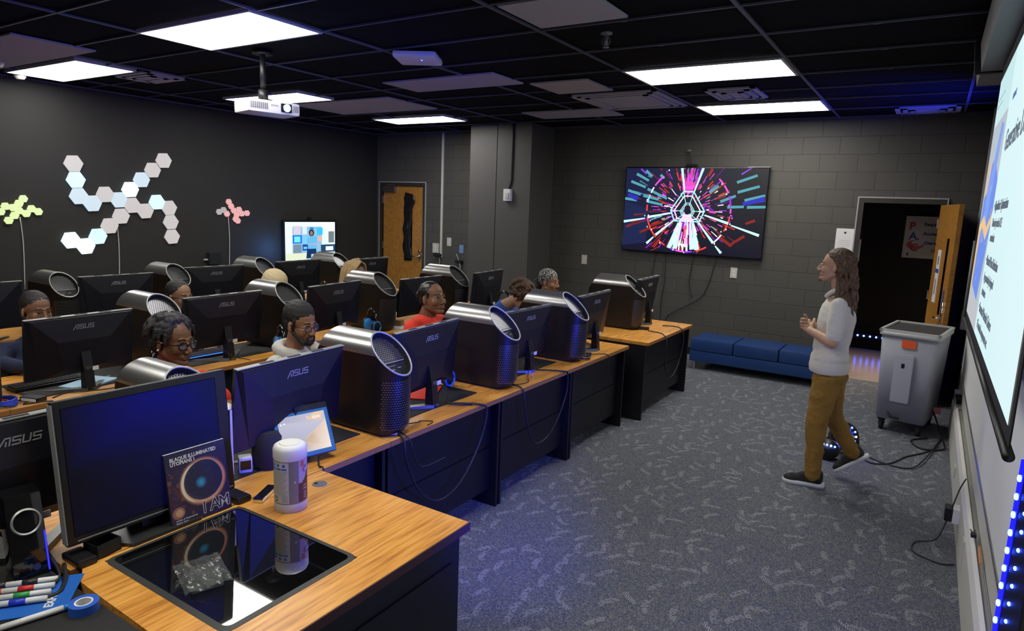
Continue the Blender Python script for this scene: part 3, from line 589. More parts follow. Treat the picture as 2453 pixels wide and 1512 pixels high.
for k in range(26):
    x, z = random.uniform(.01, .30), random.uniform(.1, .7); P.append((line2((x, z), (x + .035, z + random.uniform(.01, .05)), .003, .003, 2.4), random.choice([(.1, .2, .7), (.3, .42, .85), (.7, .5, .35), (.4, .5, .7)])))
for k in range(9): P.append((rectp(.04 + .032 * (k % 5), .90 - .03 * (k // 5), .06 + .032 * (k % 5), .91 - .03 * (k // 5)), (.25, .4, .45)))
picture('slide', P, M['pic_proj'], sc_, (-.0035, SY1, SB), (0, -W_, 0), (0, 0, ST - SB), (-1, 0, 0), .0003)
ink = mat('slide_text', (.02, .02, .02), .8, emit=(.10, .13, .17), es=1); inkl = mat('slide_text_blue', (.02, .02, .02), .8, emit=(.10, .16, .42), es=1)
for body, s_, u_, v_, mm in (('ABSTRACT', .035, .25, .80, inkl), ('Generative Design', .135, .235, .635, ink), ('\u2022 Algorithmic Optimization', .062, .21, .44, ink), ('Driven by codes & CE', .055, .225, .385, ink), ('constraints', .055, .225, .335, ink), ('\u2022 Material Mass Reduction', .062, .21, .255, ink), ('by generatively designed', .055, .225, .20, ink), ('structures', .055, .225, .15, ink), ('\u2022 Structural Materials Choices', .062, .21, .09, ink), ('CF materials components etc.', .055, .225, .035, ink)):
    text('lettering', body, s_, mm, sc_, basis((-.0055, SY1 - W_ * (u_ * .9 + .19), SB + (ST - SB) * v_), (0, -1, 0), (0, 0, 1)))
# radiator along the wall
t = thing('radiator', 'long low cream radiator cover with a slatted top along the right wall', 'radiator', (-.002, 0, 0))
x0 = 1.385; MB().box(x0, -1.4, .0, XR, 4.7, .27, 0, .006).build('cover', M['offwhite'], t)
MB().prism([(x0, .27), (x0 + .012, .315), (x0 + .03, .32), (x0 + .03, .27)], 6.1, axis='y', base=-1.4).build('front_lip', M['white'], t)
m = MB()
m.box(x0 + .030, -1.38, .27, XR - .001, 4.68, .306)
for k in range(6): m.box(x0 + .033 + k * .0072, -1.38, .306, x0 + .0355 + k * .0072, 4.68, .3085)
m.build('slats', mat('radiator_slats', (.42, .42, .37), .4), t)
MB().box(x0 - .006, 2.9, .12, x0, 3.0, .2).box(x0 - .006, 1.45, .10, x0, 1.53, .26).build('access_plate', M['offwhite'], t)
st('trim_7', MB().box(XR - .022, -1.4, .33, XR, 4.7, .50), 'offwhite')
# wall below screen lighter board
t = thing('whiteboard', 'pale whiteboard on the right wall behind the projection screen', 'whiteboard', (XR, 0, 0))
MB().box(-.03, -1.3, .53, -.005, 4.9, 1.95).build('surface', mat('whiteboard_grey', (.72, .72, .70), .8, spec=.1), t); MB().box(-.035, -1.3, .505, -.001, 4.9, .53).box(-.035, 4.9, .575, 0, 4.93, 1.97).build('frame', M['steel'], t)
# cream conduit with box near the corner
tag(MB().box(XR - .035, 5.86, .95, XR, 5.92, ZC).build('conduit', M['offwhite']), 'cream surface conduit on the right wall beside the screen, lit blue', 'conduit')
t = thing('junction_box', 'white rounded junction box at the foot of the right wall conduit', 'junction box', (XR, 5.8, .9)); MB().box(-.06, -.09, -.09, 0, .09, .1, 0, .02).build('housing', M['white'], t, True)
tag(MB().cyl((XR - .06, 5.25, 1.0), (XR - .06, 5.25, 1.75), .014).build('pull_rod', M['greytrim'], None, 2), 'thin grey rod standing beside the projection screen edge', 'rod')
# things on the radiator top
t = thing('eraser', 'dark board eraser in a clear tray at the far end of the radiator', 'eraser', (1.43, 4.45, .33)); MB().box(-.04, -.07, 0, .03, .07, .05, 0, .008).build('felt', M['blackmat'], t)
t = thing('eraser_tray', 'clear plastic holder at the far end of the radiator', 'holder', (1.43, 4.4, .325)); MB().box(-.045, -.2, -.004, .03, .16, 0).box(-.045, -.2, 0, -.042, .16, .06).box(-.045, .157, 0, .03, .16, .09).build('shell', mat('clear_acrylic', (.8, .8, .85), .1, alpha=.35), t)
tag(MB().cyl((1.418, 1.03, .345), (1.425, 1.23, .345), .0065, n=6).build('pencil', mat('pencil_orange', (.6, .25, .06), .5)), 'orange pencil lying in the radiator slats', 'pencil')
t = thing('binder_clip', 'small black clip lying on the radiator slats', 'clip', (1.405, 1.36, .34)); MB().box(-.012, -.02, 0, .012, .02, .016).cyl((0, .02, .01), (.01, .06, .012), .003).cyl((0, .02, .01), (-.012, .055, .012), .003).build('body', M['black'], t)
t = thing('power_adapter', 'black power adapter plugged into a white outlet on the radiator front', 'adapter', (1.379, 2.07, .17)); MB().box(-.07, -.045, -.04, -.03, .045, .04, 0, .005).build('body', M['black'], t); MB().box(-.03, -.05, -.045, .006, .05, .045, 0, .004).build('outlet_cover', M['white'], t)
cable('thin black cable from the adapter drooping to the carpet beside the radiator', [(1.33, 2.07, .13), (1.28, 1.95, .03), (1.18, 1.9, .006), (1.17, 1.75, .006), (1.30, 1.68, .006), (1.37, 1.72, .006)], .004)
cable('short black cable rising from the adapter over the radiator lip', [(1.345, 2.07, .21), (1.37, 2.12, .31), (1.40, 2.2, .36)], .004)
# blue LED bars near the right picture edge
def led_bar(label, x, y, z0, z1, n, tilt, rz):
    t = thing('led_bar', label, 'led bar', (x, y, 0), rz); t.rotation_euler = (0, tilt, rz)
    MB().box(-.035, -.05, z0, .03, .05, z1, 0, .01).build('housing', M['black'], t); MB().box(-.038, .036, z0, .0, .053, z1).build('edge_glow', mat('led_bar_edge', (0, 0, .3), .3, emit=(.01, .01, 1), es=1.6), t)
    for k in range(n):
        z = z0 + .05 + (z1 - z0 - .1) * k / (n - 1)
        MB().ell((-.040, .044, z), (.005, .007, .010), 10).build('led', M['bluled'], t); MB().ell((-.036, .008, z + .02), (.004, .005, .006), 8).build('led', M['bluled'], t)
led_bar('black upright light bar with glowing blue lamps at the right picture edge', 1.375, -.47, .02, 1.30, 24, 0, R(25))
# par light on the floor
t = thing('stage_light', 'black stage light with coloured lamps on the floor behind the walking man', 'stage light', (.62, 3.35, 0), R(25))
MB().cyl((-.02, .06, .10), (.0, -.06, .17), .085, .105, 20).build('can', M['black'], t, 2); m = MB().tube([(-.12, 0, .12), (-.12, .02, .02), (0, .06, .01), (.12, .02, .02), (.12, 0, .12)], .008); m.build('bracket', M['black'], t, 2)
dv = Vector((.02, -.12, .07)).normalized(); ca_ = dv.orthogonal().normalized(); cb_ = dv.cross(ca_); led_cols = ['bluled', 'bluled_lo']; lw = mat('white_led', (1, 1, 1), .4, emit=(.8, .95, 1), es=9)
for k in range(18):
    rr, aa = (.04, k * PI / 3) if k < 6 else (.078, k * PI / 6)
    pp = Vector((0, -.06, .17)) + dv * .004 + (ca_ * math.cos(aa) + cb_ * math.sin(aa)) * rr; MB().ell(pp, (.0075,) * 3, 8).build('led', lw if k % 4 == 0 else M['bluled'], t)
t = thing('stage_light', 'second small black stage light on the carpet, lower left of the one with coloured lamps', 'stage light', (.55, 3.1, 0), R(-15))
MB().cyl((0, .05, .07), (0, -.05, .09), .07, .085, 20).build('can', M['black'], t, 2); MB().tube([(-.1, 0, .09), (-.1, 0, .015), (.1, 0, .015), (.1, 0, .09)], .007, smooth=2).build('bracket', M['black'], t, 2)
for k in range(5): MB().ell((.03 * (k - 2), -.055, .13), (.008,) * 3, 8).build('led', lw if k % 2 else M['bluled'], t)
cable('black cable on the carpet from the stage light to the wheeled bin', [(.72, 3.35, .01), (.85, 3.2, .006), (.98, 3.3, .006), (1.08, 3.55, .006), (1.2, 3.75, .006), (1.3, 4.0, .006)], .006)
cable('second black cable on the carpet curling beside the radiator', [(.74, 3.42, .01), (.9, 3.28, .006), (1.1, 3.25, .006), (1.2, 3.5, .02), (1.33, 4.3, .006)], .006)
cable('black cable loop on the carpet between the wheeled bin and the radiator', [(1.22, 4.2, .01), (1.10, 4.05, .006), (1.18, 3.85, .008), (1.34, 3.95, .01), (1.33, 4.25, .02), (1.24, 4.5, .2)], .008)
# wheeled bin
t = thing('rolling_bin', 'tall grey wheeled document bin with an orange sticker near the open door', 'bin', (1.035, 4.50, 0), R(-9))
def frustum(m, a0, b0, z0, a1, b1, z1, r=.04):
    def ring(a, b, z): return [(sx * (a - r) + r * math.cos(th), sy * (b - r) + r * math.sin(th), z) for sx, sy, t0 in ((1, 1, 0), (-1, 1, 1), (-1, -1, 2), (1, -1, 3)) for th in [PI / 2 * (t0 + k / 3) for k in range(4)]]
    A, B = ring(a0, b0, z0), ring(a1, b1, z1); n = len(A); m.add(A + B, [(i, (i + 1) % n, n + (i + 1) % n, n + i) for i in range(n)] + [tuple(range(n))[::-1], tuple(range(n, 2 * n))])
m = MB(); frustum(m, .195, .31, .12, .225, .345, .90); m.build('body', M['bin'], t, 2)
m = MB(); frustum(m, .24, .36, .895, .24, .36, .93); m.build('rim', M['binrim'], t, 2)
m = MB(); m.box(-.215, -.33, .93, .215, .33, .936); m.build('lid', mat('bin_lid_dark', (.05, .05, .05), .5), t)
m = MB(); m.box(-.24, -.36, .93, .24, -.335, .95).box(-.24, .335, .93, .24, .36, .95).box(-.24, -.36, .93, -.218, .36, .95).box(.218, -.36, .93, .24, .36, .95); m.build('lid_frame', M['binrim'], t)
MB().box(-.09, -.365, .30, .06, -.325, .74, 0, .015).build('front_plate', mat('bin_plate', (.42, .43, .50), .45), t, True); MB().box(-.03, -.368, .62, -.005, -.3645, .66).build('latch', M['black'], t)
MB().box(-.05, -.352, .80, .06, -.345, .87).build('sticker', M['orange'], t)
MB().tube([(-.10, -.31, .18), (-.07, -.335, .155), (.0, -.335, .15)], .01).build('foot_hook', M['black'], t, 2)
for sx in (-1, 1):
    for sy in (-1, 1):
        c = MB().box(sx * .15 - .03, sy * .25 - .03, .095, sx * .15 + .03, sy * .25 + .03, .122).box(sx * .15 - .022, sy * .25 - .02, .05, sx * .15 - .014, sy * .25 + .03, .1).box(sx * .15 + .014, sy * .25 - .02, .05, sx * .15 + .022, sy * .25 + .03, .1).build('caster', M['black'], t)
        MB().cyl((sx * .15 - .013, sy * .25 + .01, .05), (sx * .15 + .013, sy * .25 + .01, .05), .05, n=20).build('wheel', M['rubber'], c, 2)
t = thing('card', 'small pink and white card on a cable beside the wheeled bin', 'card', (1.27, 4.5, .17), R(30)); MB().box(-.035, -.004, 0, .035, 0, .06).build('sheet', mat('pink_card', (.7, .22, .22), .6), t)
# blue bench
t = thing('bench', 'long low blue vinyl bench with metal legs against the block wall', 'bench', (-.56, 5.72, 0))
BL2 = .78
MB().box(-BL2, -.29, .10, BL2, .27, .235, 0, .012).build('base', M['bluevinyl'], t, True)
for k in range(3):
    x0 = -BL2 + k * 2 * BL2 / 3; MB().box(x0 + .002, -.295, .237, x0 + 2 * BL2 / 3 - .002, .275, .385, 0, .035).build('cushion', M['bluevinyl'], t, True)
for sx in (-1, 1):
    for y in (-.25, .22): MB().box(sx * (BL2 - .06) - .02, y - .02, 0, sx * (BL2 - .06) + .02, y + .02, .10).build('leg', M['steel'], t)

# ---------------- desks ----------------
def desk(x, y0, y1, label, D=.76, H=.74, group='computer desks', name='computer_desk', x1=None):
    t = thing(name, label, 'desk', (x, (y0 + y1) / 2, 0), 0, group); h = (y1 - y0) / 2 - .0015
    o = MB().box(-D, -h, H - .028, -.0015, h, H).build('desktop', M['wood'], t)
    MB().box(-.0015, -h, H - .028, 0, h, H - .0005).build('edge_band', M['edge'], t); MB().box(-D - .0015, -h, H - .028, -D, h, H - .0005).build('edge_band', M['edge'], t)
    for s_ in (-1, 1): MB().box(-D + .06, s_ * (h - .03), 0, -.03, s_ * (h - .008), H - .029).build('side_panel', M['deskblack'], t)
    MB().box(-.10, -h + .03, .40, -.085, h - .03, H - .029).build('modesty_panel', M['deskblack'], t)
    MB().box(-.10, -h + .03, .11, -.085, h - .03, .394).build('lower_panel', M['deskblack'], t)
    return t
X1, X2, X3 = -1.09, -2.99, -4.93
ys = [-1.69, -1.27, -.24, .80, 1.78, 2.80]
nm = ['off the left picture edge', 'behind the teacher desk monitor', 'behind the tablet', 'under the first fully visible black computer tower', 'under the second visible tower', 'at the end of the front row']
for i in range(5): desk(X1, ys[i], ys[i + 1], 'front row wood-topped computer desk ' + nm[i] if i != 2 else 'front row wood-topped computer desk meeting the teacher desk corner')
desk(-1.0, 3.03, 4.33, 'wood-topped computer desk standing apart nearest the blue bench', D=.80)
ys2 = [-2.2, -1.13, -.10, .93, 1.95, 2.97, 3.95]
n2 = ['leftmost, under the tower cut by the picture edge', 'under the monitor before the man in the navy jacket', 'holding the glowing blue keyboard', 'behind the man in the pale hoodie', 'behind the woman in the red shirt', 'at its far end below the tilted monitor']
for i in range(6): desk(X2, ys2[i], ys2[i + 1], 'middle row wood-topped computer desk ' + n2[i])
ys3 = [-2.0, -.98, .05, 1.08, 2.1, 3.12, 4.2]
n3 = ['leftmost', 'under the tower beside the man in the navy jacket', 'under the big white hexagon lights', 'under the pink hexagon light cord', 'in front of the wall monitor', 'nearest the closed wooden door']
for i in range(6): desk(X3, ys3[i], ys3[i + 1], 'back row wood-topped computer desk ' + n3[i])
# teacher desk
t = thing('teacher_desk', 'large wood-topped teacher desk in the foreground with a recessed glass panel', 'desk', (0, 0, 0))
H = .74; tx0, tx1, ty0, ty1 = -1.085, -.285, -1.70, -.69
g0, g1, h0, h1 = -1.065, -.435, -1.60, -1.11
m = MB()
def slab(m, pts): m.prism(pts, .034, base=H - .034)
slab(m, [(-1.085, -1.66), (g0, -1.665), (g0, ty1), (-1.085, ty1)]); slab(m, [(g0, h1), (g1, h1), (g1, ty1), (g0, ty1)]); slab(m, [(g1, -1.715), (tx1, -1.72), (tx1, ty1), (g1, ty1)]); slab(m, [(g0, -1.665), (-1.0, -1.70), (-.85, -1.705), (g1, -1.715), (g1, h0), (g0, h0)])
m.build('desktop', M['wood'], t)
MB().box(tx1, -1.72, H - .034, tx1 + .004, ty1, H - .001).box(tx0, ty1, H - .034, tx1 + .004, ty1 + .004, H - .001).build('edge_band', mat('desk_edge_dark', (.09, .03, .025), .5), t)
MB().box(tx1 - .04, -1.7, 0, tx1 - .02, ty1 - .05, H - .035).build('front_panel', M['deskblack'], t); MB().box(tx1 - .02, -1.68, .60, tx1 - .014, ty1 - .08, .605).build('front_rail', M['deskblack'], t)
MB().box(tx0 + .02, ty1 - .05, 0, tx1 - .02, ty1 - .03, H - .035).build('side_panel', M['deskblack'], t); MB().box(tx0 + .02, -1.68, 0, tx1 - .04, -1.66, H - .04).build('side_panel', M['deskblack'], t)
MB().lathe([(0, .003), (.028, .003), (.031, 0)], 24, c=(-.98, -.79, H)).build('grommet', mat('grommet_grey', (.16, .16, .15), .5), t, True)
MB().prism(oval2(-.992, -.80, .009, .007, 12), .0012, base=H + .003).build('grommet_hole', M['blackmat'], t)
# recessed glass
t = thing('glass_panel', 'black glass monitor window set flush into the teacher desk', 'glass panel', (0, 0, 0))
def rr(x0, y0, x1, y1, r, n=5): return [(cx_ + r * math.cos(a0 + PI / 2 * k / n), cy_ + r * math.sin(a0 + PI / 2 * k / n)) for cx_, cy_, a0 in ((x1 - r, y1 - r, 0), (x0 + r, y1 - r, PI / 2), (x0 + r, y0 + r, PI), (x1 - r, y0 + r, PI * 1.5)) for k in range(n + 1)]
o_, i_ = rr(g0 - .003, h0 - .003, g1 + .003, h1 + .003, .035), rr(g0 + .016, h0 + .016, g1 - .016, h1 - .016, .022); n = len(o_)
m = MB(); m.add([(x, y, H + .001) for x, y in o_] + [(x, y, H + .004) for x, y in i_] + [(x, y, H - .02) for x, y in o_], [(i, (i + 1) % n, n + (i + 1) % n, n + i) for i in range(n)] + [(2 * n + i, 2 * n + (i + 1) % n, (i + 1) % n, i) for i in range(n)]); m.build('rim', mat('rim_rubber_grey', (.045, .045, .042), .5), t)
gm = mat('black_mirror_glass', (.004, .004, .004), .015, spec=1.0, coat=1); gm.node_tree.nodes['Principled BSDF'].inputs['IOR'].default_value = 1.9
for l_ in list(gm.node_tree.links):
    if l_.to_socket.name == 'Roughness': gm.node_tree.links.remove(l_)
gm.node_tree.nodes['Principled BSDF'].inputs['Roughness'].default_value = .012
MB().prism(rr(g0 + .01, h0 + .01, g1 - .01, h1 - .01, .025), .004, base=H - .002).build('glass', gm, t)

# ---------------- computer towers ----------------
def make_tower():
    t = thing('computer_tower', 'tower', 'computer tower', (0, 0, 0), 0, 'black computer towers')
    n = 40; cz, cx0 = .405, .10
    E = lambda a: (cx0 - .10 * math.sin(a), .10 * math.cos(a), cz + .095 * math.sin(a))
    E2 = lambda a: (-.30 + (.045 if math.sin(a) > 0 else .07) * math.sin(a), .10 * math.cos(a), cz + .095 * math.sin(a))
    m = MB(); A = [E(PI * k / n) for k in range(n + 1)]; B = [E2(PI * k / n) for k in range(n + 1)]
    m.add(A + B, [(k, k + 1, n + 2 + k, n + 1 + k) for k in range(n)]); top = m.build('top_cover', M['brushed'], t, 2)
    # lower shell: rear half-pipe, front half-pipe, flat sides
    m = MB(); zs = [.04, .012]; cols = []
    for k in range(n + 1):
        a = PI + PI * k / n; x, y, z = E(a); cols.append([(x, y, z), (x - .004, y, .30 if z > .305 else z * .98), (x - .012, y * .99, .06), (x - .045 * abs(math.sin(a)) - .0, y * .90, .014)])
    vs = [p for c in cols for p in c]; m.add(vs, [(4 * k + j, 4 * (k + 1) + j, 4 * (k + 1) + j + 1, 4 * k + j + 1) for k in range(n) for j in range(3)])
    cols2 = []
    for k in range(n + 1):
        a = PI + PI * k / n; x, y, z = E2(a); cols2.append([(x, y, z), (x + .0, y, .30 if z > .305 else z * .98), (x + .02 * abs(math.sin(a)), y * .99, .08), (x + .10 * abs(math.sin(a)), y * .90, .014)])
    vs = [p for c in cols2 for p in c]; m.add(vs, [(4 * k + j, 4 * (k + 1) + j, 4 * (k + 1) + j + 1, 4 * k + j + 1) for k in range(n) for j in range(3)])
    for ca, cb in ((cols[0], cols2[0]), (cols[-1], cols2[-1])): m.add(ca + cb, [(j, j + 1, 4 + j + 1, 4 + j) for j in range(3)])
    bt = [c[3] for c in cols] + [c[3] for c in cols2][::-1]; m.add(bt, [tuple(range(len(bt)))])
    ft = [E2(2 * PI * k / 40) for k in range(40)]; m.add([(x + .003, y * .97, z) for x, y, z in ft], [tuple(range(40))])
    m.build('shell', M['towerside'], t, 2)
    MB().box(-.24, -.07, 0, .10, .07, .016).build('foot', M['rubber'], t)
    # rim ring and recess
    nv = Vector((.095, 0, .10)).normalized(); m = MB(); N = 48
    def el(k, s, d): a = 2 * PI * k / N; p = Vector((cx0 - .10 * s * math.sin(a), .10 * s * math.cos(a), cz + .095 * s * math.sin(a))) + nv * d; return tuple(p)
    prof = [(1.0, -.004), (1.012, .0), (1.0, .004), (.945, .004), (.94, -.002)]
    m.add([el(k, s, d) for s, d in prof for k in range(N)], [(i * N + k, i * N + (k + 1) % N, (i + 1) * N + (k + 1) % N, (i + 1) * N + k) for i in range(4) for k in range(N)]); m.build('rim', M['silver'], t, 2)
    m = MB(); m.add([el(k, s, d) for s, d in ((.925, 0), (.90, -.03)) for k in range(N)], [(k, (k + 1) % N, N + (k + 1) % N, N + k) for k in range(N)]); m.add([el(k, .90, -.03) for k in range(N)], [tuple(range(N))]); m.build('recess', M['blackmat'], t, 2)
    # hexagonal mesh in the upper part of the opening
    U = Vector((-.10, 0, .095)).normalized(); Vv = Vector((0, 1, 0)); Cc = Vector((cx0, 0, cz)) - nv * .026; LU = .138 * .88; m = MB()
    def hexcell(c2, r_, r2, put):
        b = [put(c2[0] + r_ * math.cos(PI / 6 + k * PI / 3), c2[1] + r_ * math.sin(PI / 6 + k * PI / 3)) for k in range(6)] + [put(c2[0] + r2 * math.cos(PI / 6 + k * PI / 3), c2[1] + r2 * math.sin(PI / 6 + k * PI / 3)) for k in range(6)]
        m.add(b, [(k, (k + 1) % 6, 6 + (k + 1) % 6, 6 + k) for k in range(6)])
    p_ = .0125
    for j in range(-2, 16):
        for i in range(-9, 10):
            v_ = (i + (.5 if j % 2 else 0)) * p_; u_ = j * p_ * .866 - .01
            if (v_ / .088) ** 2 + (u_ / LU) ** 2 < .98 and u_ > -.03: hexcell((v_, u_), p_ * .577, p_ * .40, lambda a, b: tuple(Cc + Vv * a + U * b))
    m.build('vent_mesh', M['grille'], t)
    q_ = lambda a, b, d: tuple(Cc + Vv * a + U * b + nv * d)
    m = MB(); m.add([q_(-.082, -.032, .001), (q_(.082, -.032, .001)), q_(.08, -.037, .001), q_(-.08, -.037, .001)], [(0, 1, 2, 3)]); m.build('divider', M['silver'], t)
    m = MB()
    for a, b, w_, h_ in ((-.03, -.055, .03, .003), (.02, -.07, .012, .004), (-.03, -.075, .012, .006)): m.add([q_(a - w_, b, .002), q_(a + w_, b, .002), q_(a + w_, b - h_, .002), q_(a - w_, b - h_, .002)], [(0, 1, 2, 3)])
    m.build('ports', M['greytrim'], t)
    # perforated rear panel wrapped round the back
    m = MB(); rr_ = .1012
    def wrap(a, b): th = a / .1; return (cx0 + rr_ * math.cos(th) * (.998) - .004 - .008 * max(0, (.30 - b) / .25), rr_ * math.sin(th), b)
    for j in range(21):
        for i in range(-10, 11):
            a = (i + (.5 if j % 2 else 0)) * .0128; b = .045 + j * .0128 * .92
            if abs(a) < .128:
                c4 = [wrap(a - .0042, b - .0010), wrap(a + .0032, b - .0010), wrap(a + .0046, b + .0028), wrap(a - .0028, b + .0028)]; m.add(c4, [(0, 1, 2, 3)])
    m.build('rear_perforation', M['grille'], t)
    return t
tower = make_tower()
towers = [  # x of rear rim top, y, scale, label
 (-1.47, -1.095, .96, 'computer tower just above the teacher monitor, only its metal top visible'), (-1.283, -.145, 1.03, 'large black computer tower right of the tablet, nearest complete one in the front row'), (-1.322, .957, 1.047, 'black computer tower with a metal top right of the woman in the red shirt'),
 (-1.32, 1.961, 1.056, 'black computer tower in front of the person with curly brown hair'), (-1.50, 3.622, 1.069, 'black computer tower at the far end of the front row, before the bench'),
 (-3.20, -1.22, .99, 'black computer tower cut off by the left picture edge'), (-3.269, -.165, 1.02, 'black computer tower above the man with short locs and glasses'), (-3.227, .806, 1.044, 'black computer tower directly behind the bearded man in the pale hoodie'),
 (-3.225, 1.873, 1.062, 'black computer tower beneath the long blond locs'), (-3.18, 2.93, 1.075, 'black computer tower in front of the closed wooden door'),
 (-5.003, 0.0, .998, 'black computer tower left of the man in the navy jacket, back row'), (-5.021, .985, 1.032, 'black computer tower behind the half-hidden man in glasses, back row'), (-5.067, 1.99, 1.056, 'black computer tower under the pink hexagon lights, back row'), (-5.05, 3.063, 1.075, 'black computer tower below the bright wall monitor, back row')]
for i, (x, y, s, lb) in enumerate(towers):
    o = tower if i == 0 else copy_tree(tower)
    o.location = (x, y, .74); o.scale = (s,) * 3; o['label'] = lb
for o_, lb in zip([x for x in bpy.data.objects if x.name.startswith('computer_tower')], []): pass

# ---------------- monitors ----------------
def asus(m, O, X, Y, h):
    """bold slanted wordmark from bars"""
    O, X, Y = Vector(O), Vector(X), Vector(Y); N = X.cross(Y) * .0012
    def bar(x0, y0, x1, y1, w=.16):
        d = Vector((x1 - x0, y1 - y0)); d.normalize(); nx, ny = -d.y * w / 2, d.x * w / 2; ps = [(x0 + nx, y0 + ny), (x1 + nx, y1 + ny), (x1 - nx, y1 - ny), (x0 - nx, y0 - ny)]
        b = [O + X * (px + py * .22) * h + Y * py * h for px, py in ps]; m.add([tuple(p + N) for p in b] + [tuple(p) for p in b], [(0, 1, 2, 3), (0, 4, 5, 1), (1, 5, 6, 2), (2, 6, 7, 3), (3, 7, 4, 0)])
    bar(-.15, -.15, .42, .98); bar(.36, .92, 1.0, .92); bar(.92, 1., .92, 0); bar(.55, .0, .55, .55)
    for o in (1.15, 3.25):
        bar(o, .92, o + .9, .92); bar(o + .07, 1., o + .07, .45); bar(o, .5, o + .85, .5); bar(o + .83, .55, o + .83, 0); bar(o, .08, o + .9, .08)
    bar(2.27, 1, 2.27, 0); bar(2.2, .08, 3.05, .08); bar(3.0, 0, 3.0, 1)
def make_monitor():
    t = thing('monitor', 'monitor', 'computer monitor', (0, 0, 0), 0, 'student monitors seen from behind')
    ty = R(-6)  # leans back towards +x at the top
    Mx = Matrix.Translation((0, 0, .28)) @ Matrix.Rotation(-ty, 4, 'Y')
    m = MB(); m.M = Mx
    hw_, hh = .3075, .182
    A = [(-.012, y, z) for y, z in ((-hw_, -hh), (hw_, -hh), (hw_, hh), (-hw_, hh))]; B = [(.004, y, z) for y, z in ((-hw_, -hh), (hw_, -hh), (hw_, hh), (-hw_, hh))]
    C_ = [(.022, y, z) for y, z in ((-.235, -hh + .01), (.235, -hh + .01), (.285, hh - .006), (-.285, hh - .006))]; D_ = [(.045, y, z) for y, z in ((-.12, -hh + .05), (.12, -hh + .05), (.15, .04), (-.15, .04))]
    vs = A + B + C_ + D_; fs = [(3, 2, 1, 0)] + [(4 * j + k, 4 * j + (k + 1) % 4, 4 * j + 4 + (k + 1) % 4, 4 * j + 4 + k) for j in range(3) for k in range(4)] + [(12, 13, 14, 15)]
    m.add(vs, fs); m.build('housing', M['monback'], t)
    m = MB(); m.M = Mx; m.box(-.012, -hw_ + .002, hh, .014, hw_ - .002, hh + .004); m.build('top_strip', M['greytrim'], t)
    for y in (-.15, 0, .14): m = MB(); m.M = Mx; m.box(-.006, y - .035, hh + .004, .008, y + .035, hh + .0052); m.build('top_slot', M['blackmat'], t)
    m = MB(); m.M = Mx; m.box(-.0135, -hw_ + .008, -hh + .012, -.012, hw_ - .008, hh - .008); m.build('screen', M['screenoff'], t)
    m = MB(); m.M = Mx; asus(m, (.0347, -.058, .107), (0, 1, 0), (-.167, 0, .986), .027); m.build('logo', M['logo'], t)
    m = MB(); m.prism([(.02, .02), (.075, .02), (.065, .13), (.045, .24), (.03, .24)], .055, axis='y', base=-.0275); m.build('stand_post', M['black'], t)
    MB().box(.03, -.02, .135, .07, .012, .15).build('stand_cap', M['standgrey'], t)
    MB().box(.066, .02, .125, .07, .055, .148).build('label_tag', M['paper'], t)
    for s in (-1, 1):
        m = MB(); a = Vector((.06, s * .005, 0)); b = Vector((-.17, s * .25, 0)); d = (b - a).normalized(); n_ = Vector((-d.y, d.x, 0))
        def P_(p, w_, z): return [tuple(p + n_ * w_ + Vector((0, 0, z))), tuple(p - n_ * w_ + Vector((0, 0, z)))]
        vs = P_(a, .03, .0) + P_(b, .018, .0) + P_(a, .024, .022) + P_(b, .012, .008); m.add(vs, [(0, 1, 3, 2), (4, 6, 7, 5), (0, 4, 5, 1), (2, 3, 7, 6), (0, 2, 6, 4), (1, 5, 7, 3)]); m.build('stand_foot', M['standgrey'], t)
    return t
mon = make_monitor()
monitors = [ (-1.30, -1.72, 0, 1.0, 'monitor partly hidden at the left edge behind the speakers'), (-1.30, -.651, -4, 1.018, 'large blue-lit monitor back directly behind the tablet'), (-1.325, .321, -5, 1.038, 'blue-lit monitor back below the woman in the red shirt'), (-1.31, 1.411, 2, 1.0, 'monitor back just left of the tower before the curly-haired person'),
 (-1.27, 2.413, -2, 1.05, 'monitor back near the end of the front row, left of the last tower'), (-1.40, 3.982, -3, 1.07, 'monitor back farthest along the front row, seen nearly edge-on by the bench'),
 (-3.10, -.702, -3, .98, 'monitor back in front of the man in the navy jacket'), (-3.161, .271, -2, 1.033, 'monitor back behind the bearded man, above the glowing keyboard'), (-3.08, 1.243, -7, 1.053, 'monitor back left of the blond locs tower, middle row'), (-3.075, 2.341, 0, 1.0, 'monitor back behind the woman in the red shirt'), (-2.88, 3.197, -7, 1.05, 'tilted monitor farthest along the middle row beside the boxed column'),
 (-4.86, -.62, 0, 1.0, 'back row monitor at the left picture edge under the green lights'), (-4.858, .40, 2, 1.0, 'back row monitor under the big white hexagon lights'), (-4.95, 1.388, 2, 1.03, 'back row monitor left of the black wall box'), (-4.88, 2.368, -3, 1.06, 'back row monitor just below the bright wall monitor'), (-4.85, 3.457, 0, 1.02, 'back row monitor in front of the closed wooden door')]
for i, (x, y, yaw, s, lb) in enumerate(monitors):
    o = mon if i == 0 else copy_tree(mon)
    o.location = (x - .02, y, .74); o.scale = (s,) * 3; o.rotation_euler = (0, 0, R(-yaw)); o['label'] = lb
